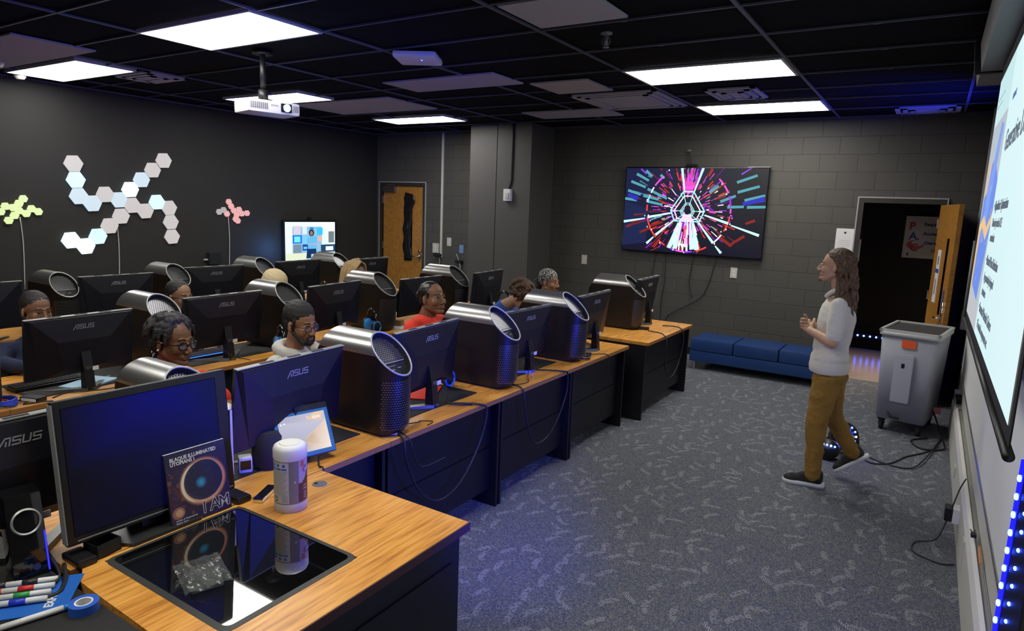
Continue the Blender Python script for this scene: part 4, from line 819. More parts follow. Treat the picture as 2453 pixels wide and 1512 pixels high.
# the tilted one leans further back
# ---------------- things on the student desks ----------------
def make_headset():
    t = thing('headset', 'headset', 'headset', (0, 0, 0), 0, 'gaming headsets on the desks')
    m = MB(); pts = [(0, -.085 * math.cos(a), .085 + .11 * math.sin(a)) for a in [PI * k / 10 for k in range(11)]]; m.tube(pts, .013, 8); m.build('headband', M['blackgloss'], t, 2)
    for s in (-1, 1):
        c = MB().ell((0, s * .082, .06), (.045, .022, .055), 16).build('earcup', M['black'], t, True); MB().tube([(.03 * math.cos(a), s * .10, .06 + .045 * math.sin(a)) for a in [2 * PI * k / 12 for k in range(13)]], .006, 6, smooth=0).build('blue_ring', M['bluecup'], c, 2)
        MB().ell((0, s * .06, .06), (.04, .015, .05), 14).build('cushion', M['bluecup'], c, True)
    return t
hd = make_headset()
for i, (x, y, rz, lb) in enumerate([(-3.01, .63, 65, 'black and blue headset standing right of the glowing keyboard monitor'), (-3.02, -.33, 55, 'black and blue headset between the left monitor and the man with short locs'), (-3.12, 1.70, 70, 'black and blue headset in front of the tower under the blond locs'), (-2.95, 3.62, 80, 'black headset at the far end of the middle row by the column'), (-1.56, .74, 70, 'headset wedged between the red shirt monitor and the next tower'), (-4.95, 2.78, 70, 'dim headset in the back row below the wall monitor')]):
    o = hd if i == 0 else copy_tree(hd); o.location = (x, y, .742); o.rotation_euler = (0, 0, R(rz)); o['label'] = lb; o.scale = (1.12,) * 3
mats_ = [(-1.40, .33, 'black desk mat under the monitor below the woman in the red shirt'), (-1.42, 1.41, 'black desk mat left of the tower before the curly-haired person'), (-3.25, -.62, 'black desk mat under the monitor before the man in the navy jacket'), (-3.28, .36, 'black desk mat under the glowing blue keyboard'), (-1.42, -.66, 'black desk mat corner showing right of the tablet')]
for x, y, lb in mats_: tag(MB().box(x - .28, y - .36, .7405, x + .14, y + .40, .7445).build('desk_mat', M['blackmat']), lb, 'desk mat', 'black desk mats')
def keyboard(x, y, rz, lb, lit):
    t = thing('keyboard', lb, 'keyboard', (x, y, .745), R(rz), 'keyboards on the desks'); MB().box(-.065, -.19, 0, .065, .19, .018, 0, .004).build('case', M['black'], t)
    m = MB()
    for r_ in range(5):
        for c_ in range(15): m.box(-.056 + r_ * .0225, -.18 + c_ * .0242, .018, -.038 + r_ * .0225, -.160 + c_ * .0242, .024)
    m.build('keys', M['blackmat'], t)
    if lit: MB().box(-.06, -.185, .018, .06, .185, .0195).build('backlight', M['bluled_lo'], t)
keyboard(-3.35, .20, 0, 'keyboard with glowing blue backlight in the middle row', True)
keyboard(-1.58, .20, 0, 'keyboard with a faint blue glow under the monitor below the red shirt', True)
keyboard(-3.36, -.80, 0, 'dark keyboard behind the leftmost middle row monitor stand', False)
t = thing('mouse', 'black computer mouse on the desk beside the headset, middle row', 'mouse', (-3.15, .80, .742), .3); MB().ell((0, 0, .0), (.06, .032, .034), 14).build('shell', M['black'], t, True)
t = thing('phone', 'dark phone lying on the middle row desk behind the monitor stand', 'phone', (-3.38, .70, .741), .4); MB().box(-.075, -.036, 0, .075, .036, .008, 0, .003).build('case', M['blackgloss'], t)
t = thing('dock', 'small black adapter box with a white label on the front desk below the nearest tower', 'adapter', (-1.17, -.155, .741), .5); MB().box(-.05, -.03, 0, .05, .03, .02, 0, .003).build('case', M['black'], t); MB().box(-.04, -.0315, .004, .04, -.03, .017).build('label_strip', M['paper'], t)
t = thing('dock', 'small black adapter box on the left middle desk with a pale label', 'adapter', (-3.08, -.985, .741), .35); MB().box(-.06, -.03, 0, .06, .03, .025, 0, .003).build('case', M['black'], t); MB().box(-.05, -.0315, .004, .05, -.03, .020).build('label_strip', M['paper'], t)
t = thing('dock', 'small black adapter box with a white end left of the last front row tower', 'adapter', (-1.22, 2.16, .741), .3); MB().box(-.06, -.03, 0, .06, .03, .025, 0, .003).build('case', M['black'], t); MB().box(-.02, -.0315, .004, .05, -.03, .020).build('label_strip', M['paper'], t)
t = thing('dock', 'small black adapter box on the last desk beside the tower before the bench', 'adapter', (-1.30, 3.66, .741), .3); MB().box(-.06, -.03, 0, .06, .03, .025, 0, .003).build('case', M['black'], t)
t = thing('folder', 'bright red folder under the monitor on the front desk', 'folder', (-1.52, .50, .746), .5); MB().box(-.10, -.15, 0, .10, .15, .006).build('cover', mat('red_folder', (.7, .03, .015), .5), t)
t = thing('book', 'light blue booklet on the mat behind the left middle monitor stand', 'book', (-3.22, -.60, .7455), .4); MB().box(-.09, -.17, 0, .09, .10, .008).build('cover', mat('pale_blue_cover', (.25, .42, .55), .5), t)
t = thing('cable_coil', 'coiled bright blue cable on the desk at the left edge, middle row', 'cable', (-3.10, -1.12, .745), 0)
m = MB(); m.tube([(.08 * math.cos(a) * (1 - a * .012), .06 * math.sin(a), .006 + .0012 * a) for a in [k * .5 for k in range(50)]], .006, 6, smooth=0); m.build('coil', mat('blue_cable', (.02, .06, .6), .4), t, 2); MB().tube([(.03 * math.cos(a), .02 * math.sin(a), .02) for a in [k * .5 for k in range(14)]], .005, smooth=0).build('tie', mat('red_tie', (.6, .05, .04), .5), t, 2)
t = thing('paper_stack', 'loose papers under a small brown box behind the woman in red', 'papers', (-3.13, 2.02, .741), .3)
for k in range(4): MB().box(-.1 + .01 * k, -.07 + .012 * k, .004 * k, .09 - .006 * k, .07, .004 * k + .003).build('sheet', M['paper'], t)
MB().box(-.02, .02, .016, .05, .09, .07).build('carton', mat('brown_carton', (.25, .13, .05), .6), t)
# cables hanging in front of the front row
Z = .744
cable('thick black cable drooping from the nearest tower down the desk front in a deep loop', [(-1.16, -.15, Z + .01), (-1.075, -.165, .735), (-1.06, -.16, .62), (-1.065, -.05, .42), (-1.07, .12, .30), (-1.07, .32, .34), (-1.07, .50, .52), (-1.065, .56, .70), (-1.09, .52, Z + .006), (-1.25, .40, Z + .01)], .0065)
cable('second thinner cable from the nearest tower alongside the thick drooping one', [(-1.15, -.13, Z + .01), (-1.072, -.13, .73), (-1.05, -.12, .66), (-1.062, -.04, .55), (-1.06, .16, .54)], .0035)
cable('black cable drooping in a long loop over the desk front below the second tower', [(-1.20, 1.00, Z + .01), (-1.085, 1.0, .735), (-1.065, 1.02, .55), (-1.07, 1.15, .33), (-1.07, 1.38, .34), (-1.07, 1.58, .55), (-1.07, 1.60, .72), (-1.09, 1.56, Z + .006), (-1.26, 1.45, Z + .01)], .006)
cable('thin cable hanging straight over the desk edge left of the third tower', [(-1.25, 2.05, Z + .01), (-1.09, 2.3, Z + .006), (-1.07, 2.32, .68), (-1.07, 2.33, .60)], .004)
cable('black cable drooping in a loop over the last desk front beside the bench', [(-1.2, 3.55, Z + .01), (-.985, 3.45, .735), (-.975, 3.45, .45), (-.975, 3.65, .30), (-.975, 3.9, .45), (-.985, 3.95, .735), (-1.2, 3.95, Z + .01)], .006)
cable('thick black coiled lead on the desk beside the third tower', [(-1.24, 1.98, Z + .012), (-1.15, 2.0, Z + .012), (-1.12, 2.06, Z + .012), (-1.17, 2.12, Z + .012)], .010)
cable('tangled thin cable on the desk right of the nearest tower', [(-1.17, -.10, Z), (-1.20, -.02, Z), (-1.13, .02, Z + .02), (-1.18, .08, Z), (-1.12, .12, Z), (-1.10, .05, Z)], .0028)
cable('thin cable on the desk between the second tower and its monitor stand', [(-1.18, 1.02, Z), (-1.14, 1.15, Z), (-1.2, 1.25, Z + .01), (-1.27, 1.38, Z + .03)], .003)
cable('thin cable falling across the stand of the monitor below the red shirt', [(-1.20, .30, .93), (-1.18, .33, .85), (-1.22, .38, .76), (-1.13, .5, Z)], .003)
cable('thin cable falling across the stand of the middle row monitor with the glowing keyboard', [(-3.08, .16, .86), (-3.04, .26, .78), (-3.02, .36, Z), (-2.985, .40, .70)], .003)
cable('thin dark cable lying across the leftmost middle row desk', [(-3.16, -1.1, Z), (-3.10, -.98, Z), (-3.04, -1.05, Z), (-2.99, -.93, Z), (-2.96, -.92, .72)], .0035)
cable('thin cable curling under the leftmost middle row monitor', [(-3.05, -.9, Z), (-3.1, -.8, Z), (-3.02, -.66, Z), (-3.0, -.55, Z)], .0035)
cable('white-tipped lead hanging behind the tower near the closed door', [(-5.6, 6.21, 1.1), (-5.55, 6.2, 1.02), (-5.5, 6.2, .85)], .006, 'cablew')
# ---------------- on the teacher desk ----------------
t = thing('teacher_monitor', 'large dark blue-lit monitor screen on the teacher desk facing the camera', 'computer monitor', (0, 0, 0))
bl = Vector((-1.125, -1.676, .795)); U_ = Vector((.03, .999, 0)); V_ = Vector((-.045, -.010, .468)); Vn = V_.normalized()
mm = basis(bl, U_, Vn); WM, HM = .583, V_.length
m = MB(); m.M = mm; m.box(0, 0, -.03, WM, HM, 0, 0, .012); m.box(.1, .08, -.06, WM - .1, HM - .1, -.03, 0, .01); m.build('bezel', M['black'], t, True)
m = MB(); m.M = mm; m.box(.022, .03, -.001, WM - .045, HM - .025, .0012); m.build('screen_glass', mat('dark_screen', (.003, .003, .006), .5, spec=.1), t)
picture('screen', [([(0, 0), (.5, 0), (1, 0), (1, .5), (1, 1), (.6, 1), (0, 1), (0, .5)], [(.0, .0, .006), (.0, .0, .016), (.0, .0, .018), (.0, .002, .06), (.001, .004, .06), (.0, .0005, .15), (.0, .0, .015), (.0, .0, .004)])], M['pic_reflection'], t, mm @ Vector((.024, .032, .0014)), mm.to_3x3() @ Vector((WM - .071, 0, 0)), mm.to_3x3() @ Vector((0, HM - .059, 0)), mm.to_3x3() @ Vector((0, 0, 1)), .0002)  # emissive navy gradient painted in for the blue LED light reflecting off the screen
m = MB(); m.M = mm; m.box(.03, .012, 0, WM - .01, .0165, .0015); m.build('bezel_line', M['greytrim'], t); m = MB(); m.M = mm; m.box(-.002, 0.01, -.03, .002, HM - .01, .001); m.build('edge_trim', M['greytrim'], t)
MB().prism([(-1.075, -1.50), (-1.075, -1.26), (-1.12, -1.20), (-1.36, -1.20), (-1.36, -1.50), (-1.13, -1.53)], .012, base=.74).build('stand_base', mat('stand_satin', (.05, .05, .05), .3, metal=.4), t)
MB().prism([(-1.17, .75), (-1.30, .75), (-1.25, .98), (-1.21, .98)], .10, axis='y', base=-1.42).build('stand_neck', M['black'], t)
for y in (-1.645, -1.08): MB().box(-1.18, y - .03, .74, -1.07, y + .03, .765, 0, .01).build('corner_foot', M['black'], t)
# book leaning on the screen
t = thing('book', 'paperback with a glowing ring in space on its cover leaning on the big monitor', 'book', (0, 0, 0))
B0 = Vector((-1.085, -1.360, .742)); BU = Vector((.006, .2285, 0)); BV = Vector((-.040, -.012, .262)); bm_ = basis(B0, BU, BV); bw, bh = BU.length, BV.length
m = MB(); m.M = bm_; m.box(0, 0, -.013, bw, bh, -.0125).box(0, 0, -.0008, bw, bh, 0).box(-.0008, 0, -.013, 0, bh, 0); m.build('cover', mat('book_cover_dark', (.02, .015, .02), .35), t)
m = MB(); m.M = bm_; m.box(.0005, .0015, -.0124, bw - .0005, bh + .0004, -.0008); m.build('pages', M['paper'], t)
random.seed(21); P = [(rectp(0, 0, 1, 1), [(.03, .015, .04), (.02, .01, .015), (.025, .02, .03), (.02, .018, .035)])]
for k in range(90):
    x, y = random.random() * .35, random.random() * .75; r_ = random.uniform(.01, .05); P.append((oval2(x, y, r_, r_ * .7, 9), random.choice([(.10, .035, .02), (.06, .02, .03), (.16, .07, .035), (.03, .02, .05), (.05, .02, .02)])))
P += [(oval2(.12, .18, .10, .08), (.36, .15, .09)), (oval2(.13, .18, .06, .05), (.60, .36, .18))]
CX, CYc = .57, .51
for k in range(14):
    f_ = k / 13; rx, ry = .40 - .045 * f_, .335 - .04 * f_; c_ = (.12 + .62 * f_ ** 1.5, .05 + .34 * f_ ** 1.7, .03 + .18 * f_ ** 2); P.append((oval2(CX, CYc, rx, ry, 48), c_))
P.append((oval2(CX + .01, CYc + .015, .325, .275, 48), (.03, .03, .05))); P.append((oval2(CX + .03, CYc + .02, .30, .25, 40), (.015, .018, .03)))
for a in range(60):   # bright crescent at the left, copper arc at the right
    th = PI * .62 + a / 60 * PI * .72; w_ = .045 * math.sin(PI * a / 60) ** .6; P.append((line2((CX + .345 * math.cos(th), CYc + .29 * math.sin(th)), (CX + .345 * math.cos(th + .05), CYc + .29 * math.sin(th + .05)), w_ * .5, None, 1), (.88, .76, .52)))
for a in range(50):
    th = -PI * .30 + a / 50 * PI * .62; w_ = .022 * math.sin(PI * a / 50) ** .5; P.append((line2((CX + .35 * math.cos(th), CYc + .295 * math.sin(th)), (CX + .35 * math.cos(th + .05), CYc + .295 * math.sin(th + .05)), w_, None, 1), (.62, .26, .13)))
for k in range(7): P.append((oval2(CX - .04, CYc - .01, .10 - .012 * k, .085 - .010 * k, 20), (.01 + .004 * k, .04 + .05 * k, .08 + .08 * k)))
for k in range(110): x, y = random.random(), random.random(); P.append((oval2(x, y, .004, .0035, 5), random.choice([(.6, .5, .45), (.3, .35, .5), (.5, .3, .2), (.1, .25, .4)])))
def put(o, e=0): return tuple(bm_ @ Vector((0, 0, .0002 + e)))
ux = (bm_.to_3x3() @ Vector((bw, 0, 0))); vx = (bm_.to_3x3() @ Vector((0, bh, 0))); nx_ = bm_.to_3x3() @ Vector((0, 0, 1))
P = [([(min(1, max(0, x)), min(1, max(0, y))) for x, y in p], c) for p, c in P]
picture('cover_art', P, M['print'], t, put(0), ux, vx, nx_, .0003)
wi = mat('white_ink', (.75, .75, .75), .6)
def onbook(name, body, s_, u_, v_, bold=0, sx=1, mm=wi): return text(name, body, s_, mm, t, bm_ @ Matrix.Translation((u_ * bw, v_ * bh, .0022)), .0003, bold=bold, sx=sx)
onbook('lettering', 'BLAQUE ILLUMINATED', .0185, .07, .885, .0006, .92); onbook('lettering', 'UTOPIANS I', .0185, .07, .825, .0006, .92)
onbook('lettering', 'written & illustrated by', .0085, .06, .075); onbook('lettering', 'Regina Gunn', .0085, .06, .04)
inkk = mat('cover_black_ink', (.02, .015, .02), .5)
for b_, u_ in (('I', .50), ('A', .625), ('M', .775)):
    onbook('lettering', b_, .062, u_, .065, .0022, .95); o = onbook('lettering_fill', b_, .062, u_, .065, 0.0, .95, inkk)
    for v in o.data.vertices: v.co += nx_ * .0006
# canister of wipes
t = thing('wipes_canister', 'white-lidded cylindrical canister of cleaning wipes on the teacher desk', 'canister', (-.905, -.998, .74), 0, scale=1.0)
r_ = .0605; m = MB().lathe([(0, 0), (r_ - .004, 0), (r_, .006), (r_, .035), (r_ - .0005, .036)], 48).lathe([(r_ - .0005, .20), (r_, .205), (r_, .207)], 48); m.build('body', mat('canister_white', (.50, .47, .48), .4), t, True)
MB().lathe([(r_, .205), (r_ + .0015, .208), (r_ + .0015, .242), (r_ - .003, .252), (r_ - .012, .258), (r_ - .02, .258), (r_ - .024, .262), (0, .263)], 48).build('lid', M['white'], t, True)
def wrapc(a, z, d=0): return ((r_ + d) * math.cos(a), (r_ + d) * math.sin(a), z)
def patch(m, a0, a1, z0, z1, d=0, mi=0, n=10): m.add([wrapc(a0 + (a1 - a0) * k / n, z, d) for z in (z0, z1) for k in range(n + 1)], [(k, k + 1, n + 2 + k, n + 1 + k) for k in range(n)], mi)
m = MB(); patch(m, -PI, PI, .034, .206, -.0002, 0, 48); m.build('label', mat('label_grey', (.20, .19, .17), .45), t, 2)
ac = math.atan2(-2.571 + .998, 1.0525 + .905)   # direction to the viewer's side
A = lambda deg: ac + R(deg)
lm = [mat('label_pale', (.50, .49, .45), .5), mat('label_lilac', (.42, .36, .48), .5), mat('label_brown', (.09, .03, .025), .5), mat('label_blue', (.05, .10, .45), .5), mat('label_redtag', (.55, .12, .08), .5), mat('label_ink', (.28, .27, .25), .6), mat('label_black', (.03, .03, .03), .6), mat('label_yellow', (.6, .45, .03), .5), mat('label_violet', (.5, .35, .7), .5)]
m = MB(); patch(m, A(-78), A(-6), .040, .200, .0003, 0); patch(m, A(28), A(88), .040, .204, .0003, 2)
for k in range(12): patch(m, A(28), A(28 + 60 * math.sqrt(max(.02, (k + 1) / 12))), .115 + .0074 * k, .115 + .0074 * (k + 1) + .0002, .0006, 1, 8)
for k in range(3): patch(m, A(-76 + k * 22), A(-57 + k * 22), .178, .198, .0006, 0, 3); patch(m, A(-76 + k * 22), A(-57 + k * 22), .171, .178, .0006, 3, 3); patch(m, A(-72 + k * 22), A(-62 + k * 22), .183, .194, .0009, 3, 3)
for k in range(22):
    z = .165 - .0045 * k
    if z > .07: patch(m, A(-74), A(-8 - (k * 37 % 17)), z, z + .0014, .0007, 4 if k in (7, 14) else 5, 6)
for k in range(7): patch(m, A(-32), A(-10), .044 + .0042 * k, .046 + .0042 * k, .0007, 5, 3)
patch(m, A(36), A(52), .178, .2, .0009, 4, 4); patch(m, A(12), A(18), .118, .126, .0007, 0, 2); patch(m, A(48), A(66), .098, .103, .0009, 7, 4); patch(m, A(48), A(66), .086, .091, .0009, 8, 4)
for k in range(3): patch(m, A(50), A(64), .05 + .01 * k, .056 + .01 * k, .0009, 5, 3)
m.build('label_print', lm, t, 2)
recy = MB()
for k in range(3):
    a = k * 2 * PI / 3 + .3; c_ = (.011 * math.cos(a), .011 * math.sin(a)); c2_ = (.011 * math.cos(a + 1.5), .011 * math.sin(a + 1.5))
    pt = line2(c_, c2_, .0022); recy.add([wrapc(A(-58) + x / r_, .056 + y, .001) for x, y in pt], [(0, 1, 2, 3)])
recy.build('recycling_mark', lm[6], t)
m = MB(); m.add([wrapc(A(70) + .028 * math.cos(a) / r_, .166 + .015 * math.sin(a), .0012) for a in [2 * PI * k / 24 for k in range(24)]], [tuple(range(24))]); m.build('logo_ring', lm[4], t)
m = MB(); m.add([wrapc(A(70) + .025 * math.cos(a) / r_, .166 + .012 * math.sin(a), .0016) for a in [2 * PI * k / 24 for k in range(24)]], [tuple(range(24))]); m.build('logo_field', lm[3], t)
text('lettering', 'CLOROX', .013, M['white'], t, Matrix(), 0, align='CENTER', sx=.8, bold=.0004, fn=lambda v: Vector(wrapc(A(70) + v.x / r_, .162 + v.y, .002)))
# smart display with round speaker base
t = thing('smart_display', 'tilted smart display showing sand dunes on a round black speaker base', 'smart display', (0, 0, 0))
MB().lathe([(0, 0), (.05, 0), (.062, .02), (.066, .08), (.062, .14), (.045, .165), (0, .17)], 28, c=(-1.30, -.80, .74)).build('speaker_base', mat('speaker_fabric', (.02, .02, .022), .9, bump=(500, .3)), t, True)
T0 = Vector((-1.21, -.80, .775)); TU = Vector((.065, .258, 0)); TV = Vector((-.11, -.02, .205)); tm = basis(T0, TU, TV); tw, th_ = TU.length, TV.length
m = MB(); m.M = tm; m.box(0, 0, -.016, tw, th_, 0, 0, .007); m.box(.08, .05, -.05, .16, .12, -.016); m.build('case', M['black'], t, True)
m = MB(); m.M = tm; m.box(.004, .004, -.001, tw - .004, th_ - .028, .0008); m.build('border', mat('display_border_blue', (.02, .10, .17), .3, emit=(.01, .08, .15), es=.5), t)
P = [(rectp(0, 0, 1, 1), [(.42, .38, .38), (.50, .40, .30), (.45, .42, .48), (.30, .30, .40)]), ([(0, .86), (.9, .74), (1, .78), (1, .0), (0, 0)], [(.40, .40, .48), (.42, .42, .5), (.5, .45, .45), (.35, .3, .3), (.28, .28, .34)]), ([(1, .76), (.52, .38), (.42, .0), (1, 0)], [(.62, .50, .40), (.52, .38, .26), (.48, .36, .28), (.70, .60, .50)]), ([(.65, .45), (.5, .3), (.36, .0), (.7, 0), (.72, .3)], [(.5, .33, .18), (.45, .33, .22), (.3, .3, .35), (.6, .5, .42), (.58, .42, .28)]), ([(.58, .84), (.8, 1), (.95, .98), (.92, .77)], (.62, .45, .28)), (oval2(.06, .82, .016, .02, 8), (.85, .85, .9)), (oval2(.13, .83, .016, .02, 8), (.85, .85, .9)), (oval2(.62, .9, .012, .016, 8), (.8, .8, .85))]
for k in range(7): P.append((line2((.5 + .02 * k, .3 - .02 * k), (.72 + .01 * k, .5 - .05 * k), .003), (.35, .24, .15)))
e0 = tm @ Vector((.02, .022, .0012)); picture('screen', P, M['pic'], t, e0, tm.to_3x3() @ Vector((tw - .042, 0, 0)), tm.to_3x3() @ Vector((0, th_ - .062, 0)), tm.to_3x3() @ Vector((0, 0, 1)), .0002)
text('lettering', '12:14', .016, mat('display_white', (.8, .8, .8), .5, emit=(.9, .9, 1), es=1), t, tm @ Matrix.Translation((tw - .085, th_ - .068, .0032)), .0002)
cable('black power lead running from the smart display down off the teacher desk', [(-1.18, -.62, .76), (-1.12, -.67, .744), (-1.09, -.672, .738), (-1.08, -.675, .6)], .004)
# other small things
t = thing('charging_stand', 'thin upright black stand with a white edge between the big monitor and the blue-lit monitor', 'stand', (-1.345, -.965, .74), R(-25))
MB().box(-.04, -.014, 0, .04, .014, .30, 0, .004).build('body', M['black'], t); MB().box(.036, .008, .02, .044, .017, .30).build('white_edge', M['white'], t); MB().ell((0, 0, .305), (.05, .026, .01), 16).build('cap', M['white'], t, True); MB().tube([(0, 0, .31), (-.02, -.02, .36), (-.06, -.05, .39)], .005).build('cord', M['cablew'], t, 2)
t = thing('desk_clock', 'small white cube clock with a dark face behind the big monitor', 'clock', (-1.33, -.895, .74), R(-30)); MB().box(-.03, -.025, 0, .025, .03, .07, 0, .01).build('case', M['white'], t, True); MB().box(.023, -.018, .018, .0265, .024, .058).build('face', M['blackgloss'], t)
t = thing('remote', 'chrome-sided black remote lying behind the wipes canister', 'remote', (-1.06, -1.0, .741), R(28)); MB().box(-.02, -.06, 0, .02, .075, .014, 0, .004).build('case', M['chrome'], t, True); MB().box(-.019, -.058, .0135, .019, .073, .0165, 0, .001).build('top', M['blackgloss'], t)
t = thing('desk_tray', 'small open black box on the desk below the big monitor', 'box', (-1.125, -1.575, .741), R(8)); m = MB(); m.box(-.035, -.04, 0, .035, .04, .003).box(-.035, -.04, 0, -.032, .04, .045).box(.032, -.04, 0, .035, .04, .045).box(-.035, -.04, 0, .035, -.037, .045).box(-.035, .037, 0, .035, .04, .045); m.build('body', M['black'], t)
# crumpled clear plastic on the glass
t = thing('plastic_packet', 'crumpled clear plastic packet lying on the black glass panel', 'packet', (-.715, -1.485, .744), R(-20)); random.seed(8)
bm = bmesh.new(); bmesh.ops.create_grid(bm, x_segments=16, y_segments=14, size=.5); m = MB(); vs = []
for v in bm.verts: v.co = Vector((v.co.x * .19, v.co.y * .135, .018 + .012 * random.random() + .012 * (1 - 4 * v.co.x ** 2) * (1 - 4 * v.co.y ** 2)))
m.bm(bm); bm.free(); m.box(-.07, -.045, .001, .07, .045, .016, 0, .004); m.build('film', mat('clear_crumpled_plastic', (.14, .15, .145), .22, alpha=.4, spec=.9, bump=(60, .8)), t)
# left side: black cabinet with speakers, markers, tape
st_ = thing('side_cabinet', 'black cabinet beside the teacher desk holding the speakers and markers', 'cabinet', (0, 0, 0)); MB().box(-1.92, -2.9, .0, -.52, -1.722, .71).build('body', M['deskblack'], st_); MB().box(-1.94, -2.92, .71, -.50, -1.722, .74).build('top', mat('cabinet_top_black', (.012, .011, .010), .6), st_)
t = thing('desktop_speaker', 'slim black desktop speaker with a silver ring left of the big monitor', 'speaker', (-1.165, -1.765, .74), R(-8)); t.scale = (1, 1, 1)
m = MB(); sh = Matrix.Shear('XY', 4, (-.22, 0)); m.M = sh; m.box(-.06, -.048, 0, .03, .048, .25, 0, .012); m.build('cabinet', M['blackgloss'], t, True)
m = MB(); m.M = sh @ Matrix.Translation((.031, 0, .17)) @ Matrix.Rotation(PI / 2, 4, 'Y'); m.lathe([(.036, 0), (.040, .004), (.036, .008), (.033, .004)], 32); m.build('ring', M['silver'], t, True)
m = MB(); m.M = sh; m.box(.031, .040, .01, .033, .044, .13); m.build('blue_light', mat('speaker_light', (0, 0, .4), .3, emit=(.02, .02, 1), es=2.5), t)
m = MB(); m.M = sh; m.cyl((.031, .012, .03), (.0325, .012, .03), .01, n=16); m.build('emblem', mat('emblem_blue', (.02, .03, .15), .3), t)
t = thing('subwoofer', 'big black speaker box at the lower left picture edge', 'speaker', (-1.42, -2.03, .74)); MB().box(-.25, -.2, 0, .23, .165, .26, 0, .006).build('cabinet', M['blackmat'], t)
t = thing('tape_roll', 'roll of blue painter tape on the black cabinet', 'tape', (-.845, -1.762, .74)); MB().lathe([(.019, .0), (.019, .026), (.023, .0262), (.023, 0), (.019, 0)], 32).build('core', M['paper'], t, True); MB().lathe([(.023, 0), (.038, 0), (.038, .026), (.023, .026)], 32).build('tape', mat('blue_tape', (.02, .10, .50), .55), t, True)
t = thing('marker_pack', 'blue card pack of dry-erase markers at the lower left corner', 'marker pack', (-1.03, -1.83, .741), R(-38)); MB().box(-.10, -.12, 0, .10, .12, .003).build('card', mat('pack_blue', (.02, .13, .50), .4), t)
for k, c_ in enumerate(((.03, .03, .03), (.65, .04, .03), (.05, .35, .08), (.03, .05, .6))):
    a = MB().cyl((-.07 + .035 * k, -.07, .013), (-.07 + .035 * k, .06, .013), .0085, n=12).build('marker', M['white'], t, 2); MB().cyl((-.07 + .035 * k, -.10, .013), (-.07 + .035 * k, -.07, .013), .0092, n=12).cyl((-.07 + .035 * k, -.03, .013), (-.07 + .035 * k, .01, .013), .0088, n=12).build('cap', mat('marker_colour_%s' % 'kbgr'[k], c_, .4), a, 2)
text('lettering', 'EXPO', .03, M['white'], t, basis((.07, .08, .0036), (-1, 0, 0), (0, -1, 0)), bold=.001)
t = thing('marker', 'loose white marker with a blue tip in front of the marker pack', 'marker', (-.90, -1.855, .75), R(-15)); MB().cyl((0, -.09, 0), (0, .06, 0), .0085, n=14).build('barrel', M['white'], t, 2); MB().cyl((0, .06, 0), (0, .082, 0), .0088, .007, n=14).build('cap', M['bluecup'], t, 2)
cable('dark cable running along the front of the desktop speaker on the cabinet', [(-1.14, -1.95, .746), (-1.08, -1.86, .746), (-1.04, -1.78, .746), (-1.06, -1.73, .76), (-1.2, -1.71, .79)], .005)
cable('grey cable crossing the cabinet toward the teacher desk edge', [(-1.1, -1.98, .747), (-.98, -1.80, .747), (-1.02, -1.735, .75), (-1.10, -1.70, .765)], .006)
# ---------------- people ----------------
def headbody(mb, Mh, sc=1.0, jaw=1.0, nose=1.0, neck=True, lid=1.0):
    """skin shapes of a head around the eye-line centre, x = forward"""
    s = MB()
    s.ell((-.012, 0, .035), (.098, .076, .088), 24); s.ell((.020, 0, -.025), (.073, .062 * jaw, .090), 24)
    for sy in (-1, 1):
        s.cap((-.005, sy * .046 * jaw, -.055), .026, (.058, sy * .014, -.094), .021); s.ell((.060, sy * .036 * jaw, -.028), (.026, .026, .030), 12)
        s.ell((-.008, sy * .079, -.012), (.018, .009, .031), 12, rot=(0, -.25, sy * .25)); s.cap((.086, sy * .018, .009), .0062 * lid, (.078, sy * .045, .008), .0058 * lid); s.cap((.083, sy * .016, -.011), .005, (.076, sy * .043, -.011), .005)
        s.ell((.101, sy * .0125 * nose, -.038), (.013, .0095 * nose, .009), 10)
    s.cap((.081, -.032, .021), .0115, (.081, .032, .021), .0115); s.cap((.090, 0, .006), .0085, (.108, 0, -.030), .0115 * nose); s.ell((.110, 0, -.034), (.011, .011 * nose, .009), 10)
    s.ell((.074, 0, -.064), (.024, .030, .022), 14); s.cap((.093, -.016, -.0605), .0062, (.093, .016, -.0605), .0062); s.cap((.0905, -.014, -.0725), .0072, (.0905, .014, -.0725), .0072); s.ell((.076, 0, -.098), (.022, .024, .018), 12)
    if neck: s.cap((-.025, 0, -.06), .052 * jaw, (-.045, 0, -.19), .060 * jaw)
    mb.M = Mh @ Matrix.Scale(sc, 4); mb.add(s.v, s.f); mb.M = Matrix()
def eyes(parent, Mh, sc=1, iris=(.02, .012, .008)):
    for sy in (-1, 1):
        m = MB(); m.M = Mh @ Matrix.Scale(sc, 4); m.ell((.0725, sy * .031, -.001), (.0125,) * 3, 16)
        e = m.build('eye', M['eyew'], parent, True)
        m = MB(); m.M = Mh @ Matrix.Scale(sc, 4); d = Vector((.97, sy * .12, 0)).normalized(); c = Vector((.0725, sy * .031, -.001)); m.cyl(c + d * .0108, c + d * .0128, .0062, .0050, 14); m.build('iris', M['iris'], e, True)
        m = MB(); m.M = Mh @ Matrix.Scale(sc, 4); m.tube([(.090, sy * .014, .026), (.0915, sy * .030, .031), (.080, sy * .050, .026)], (.0042, .0025), 6); m.build('eyebrow', M['brow'], parent, True)
    m = MB(); m.M = Mh @ Matrix.Scale(sc, 4); m.cap((.0955, -.015, -.0612), .0047, (.0955, .015, -.0612), .0047, 10).cap((.0935, -.013, -.072), .0055, (.0935, .013, -.072), .0055, 10); m.build('lips', M['lips'], parent, True)
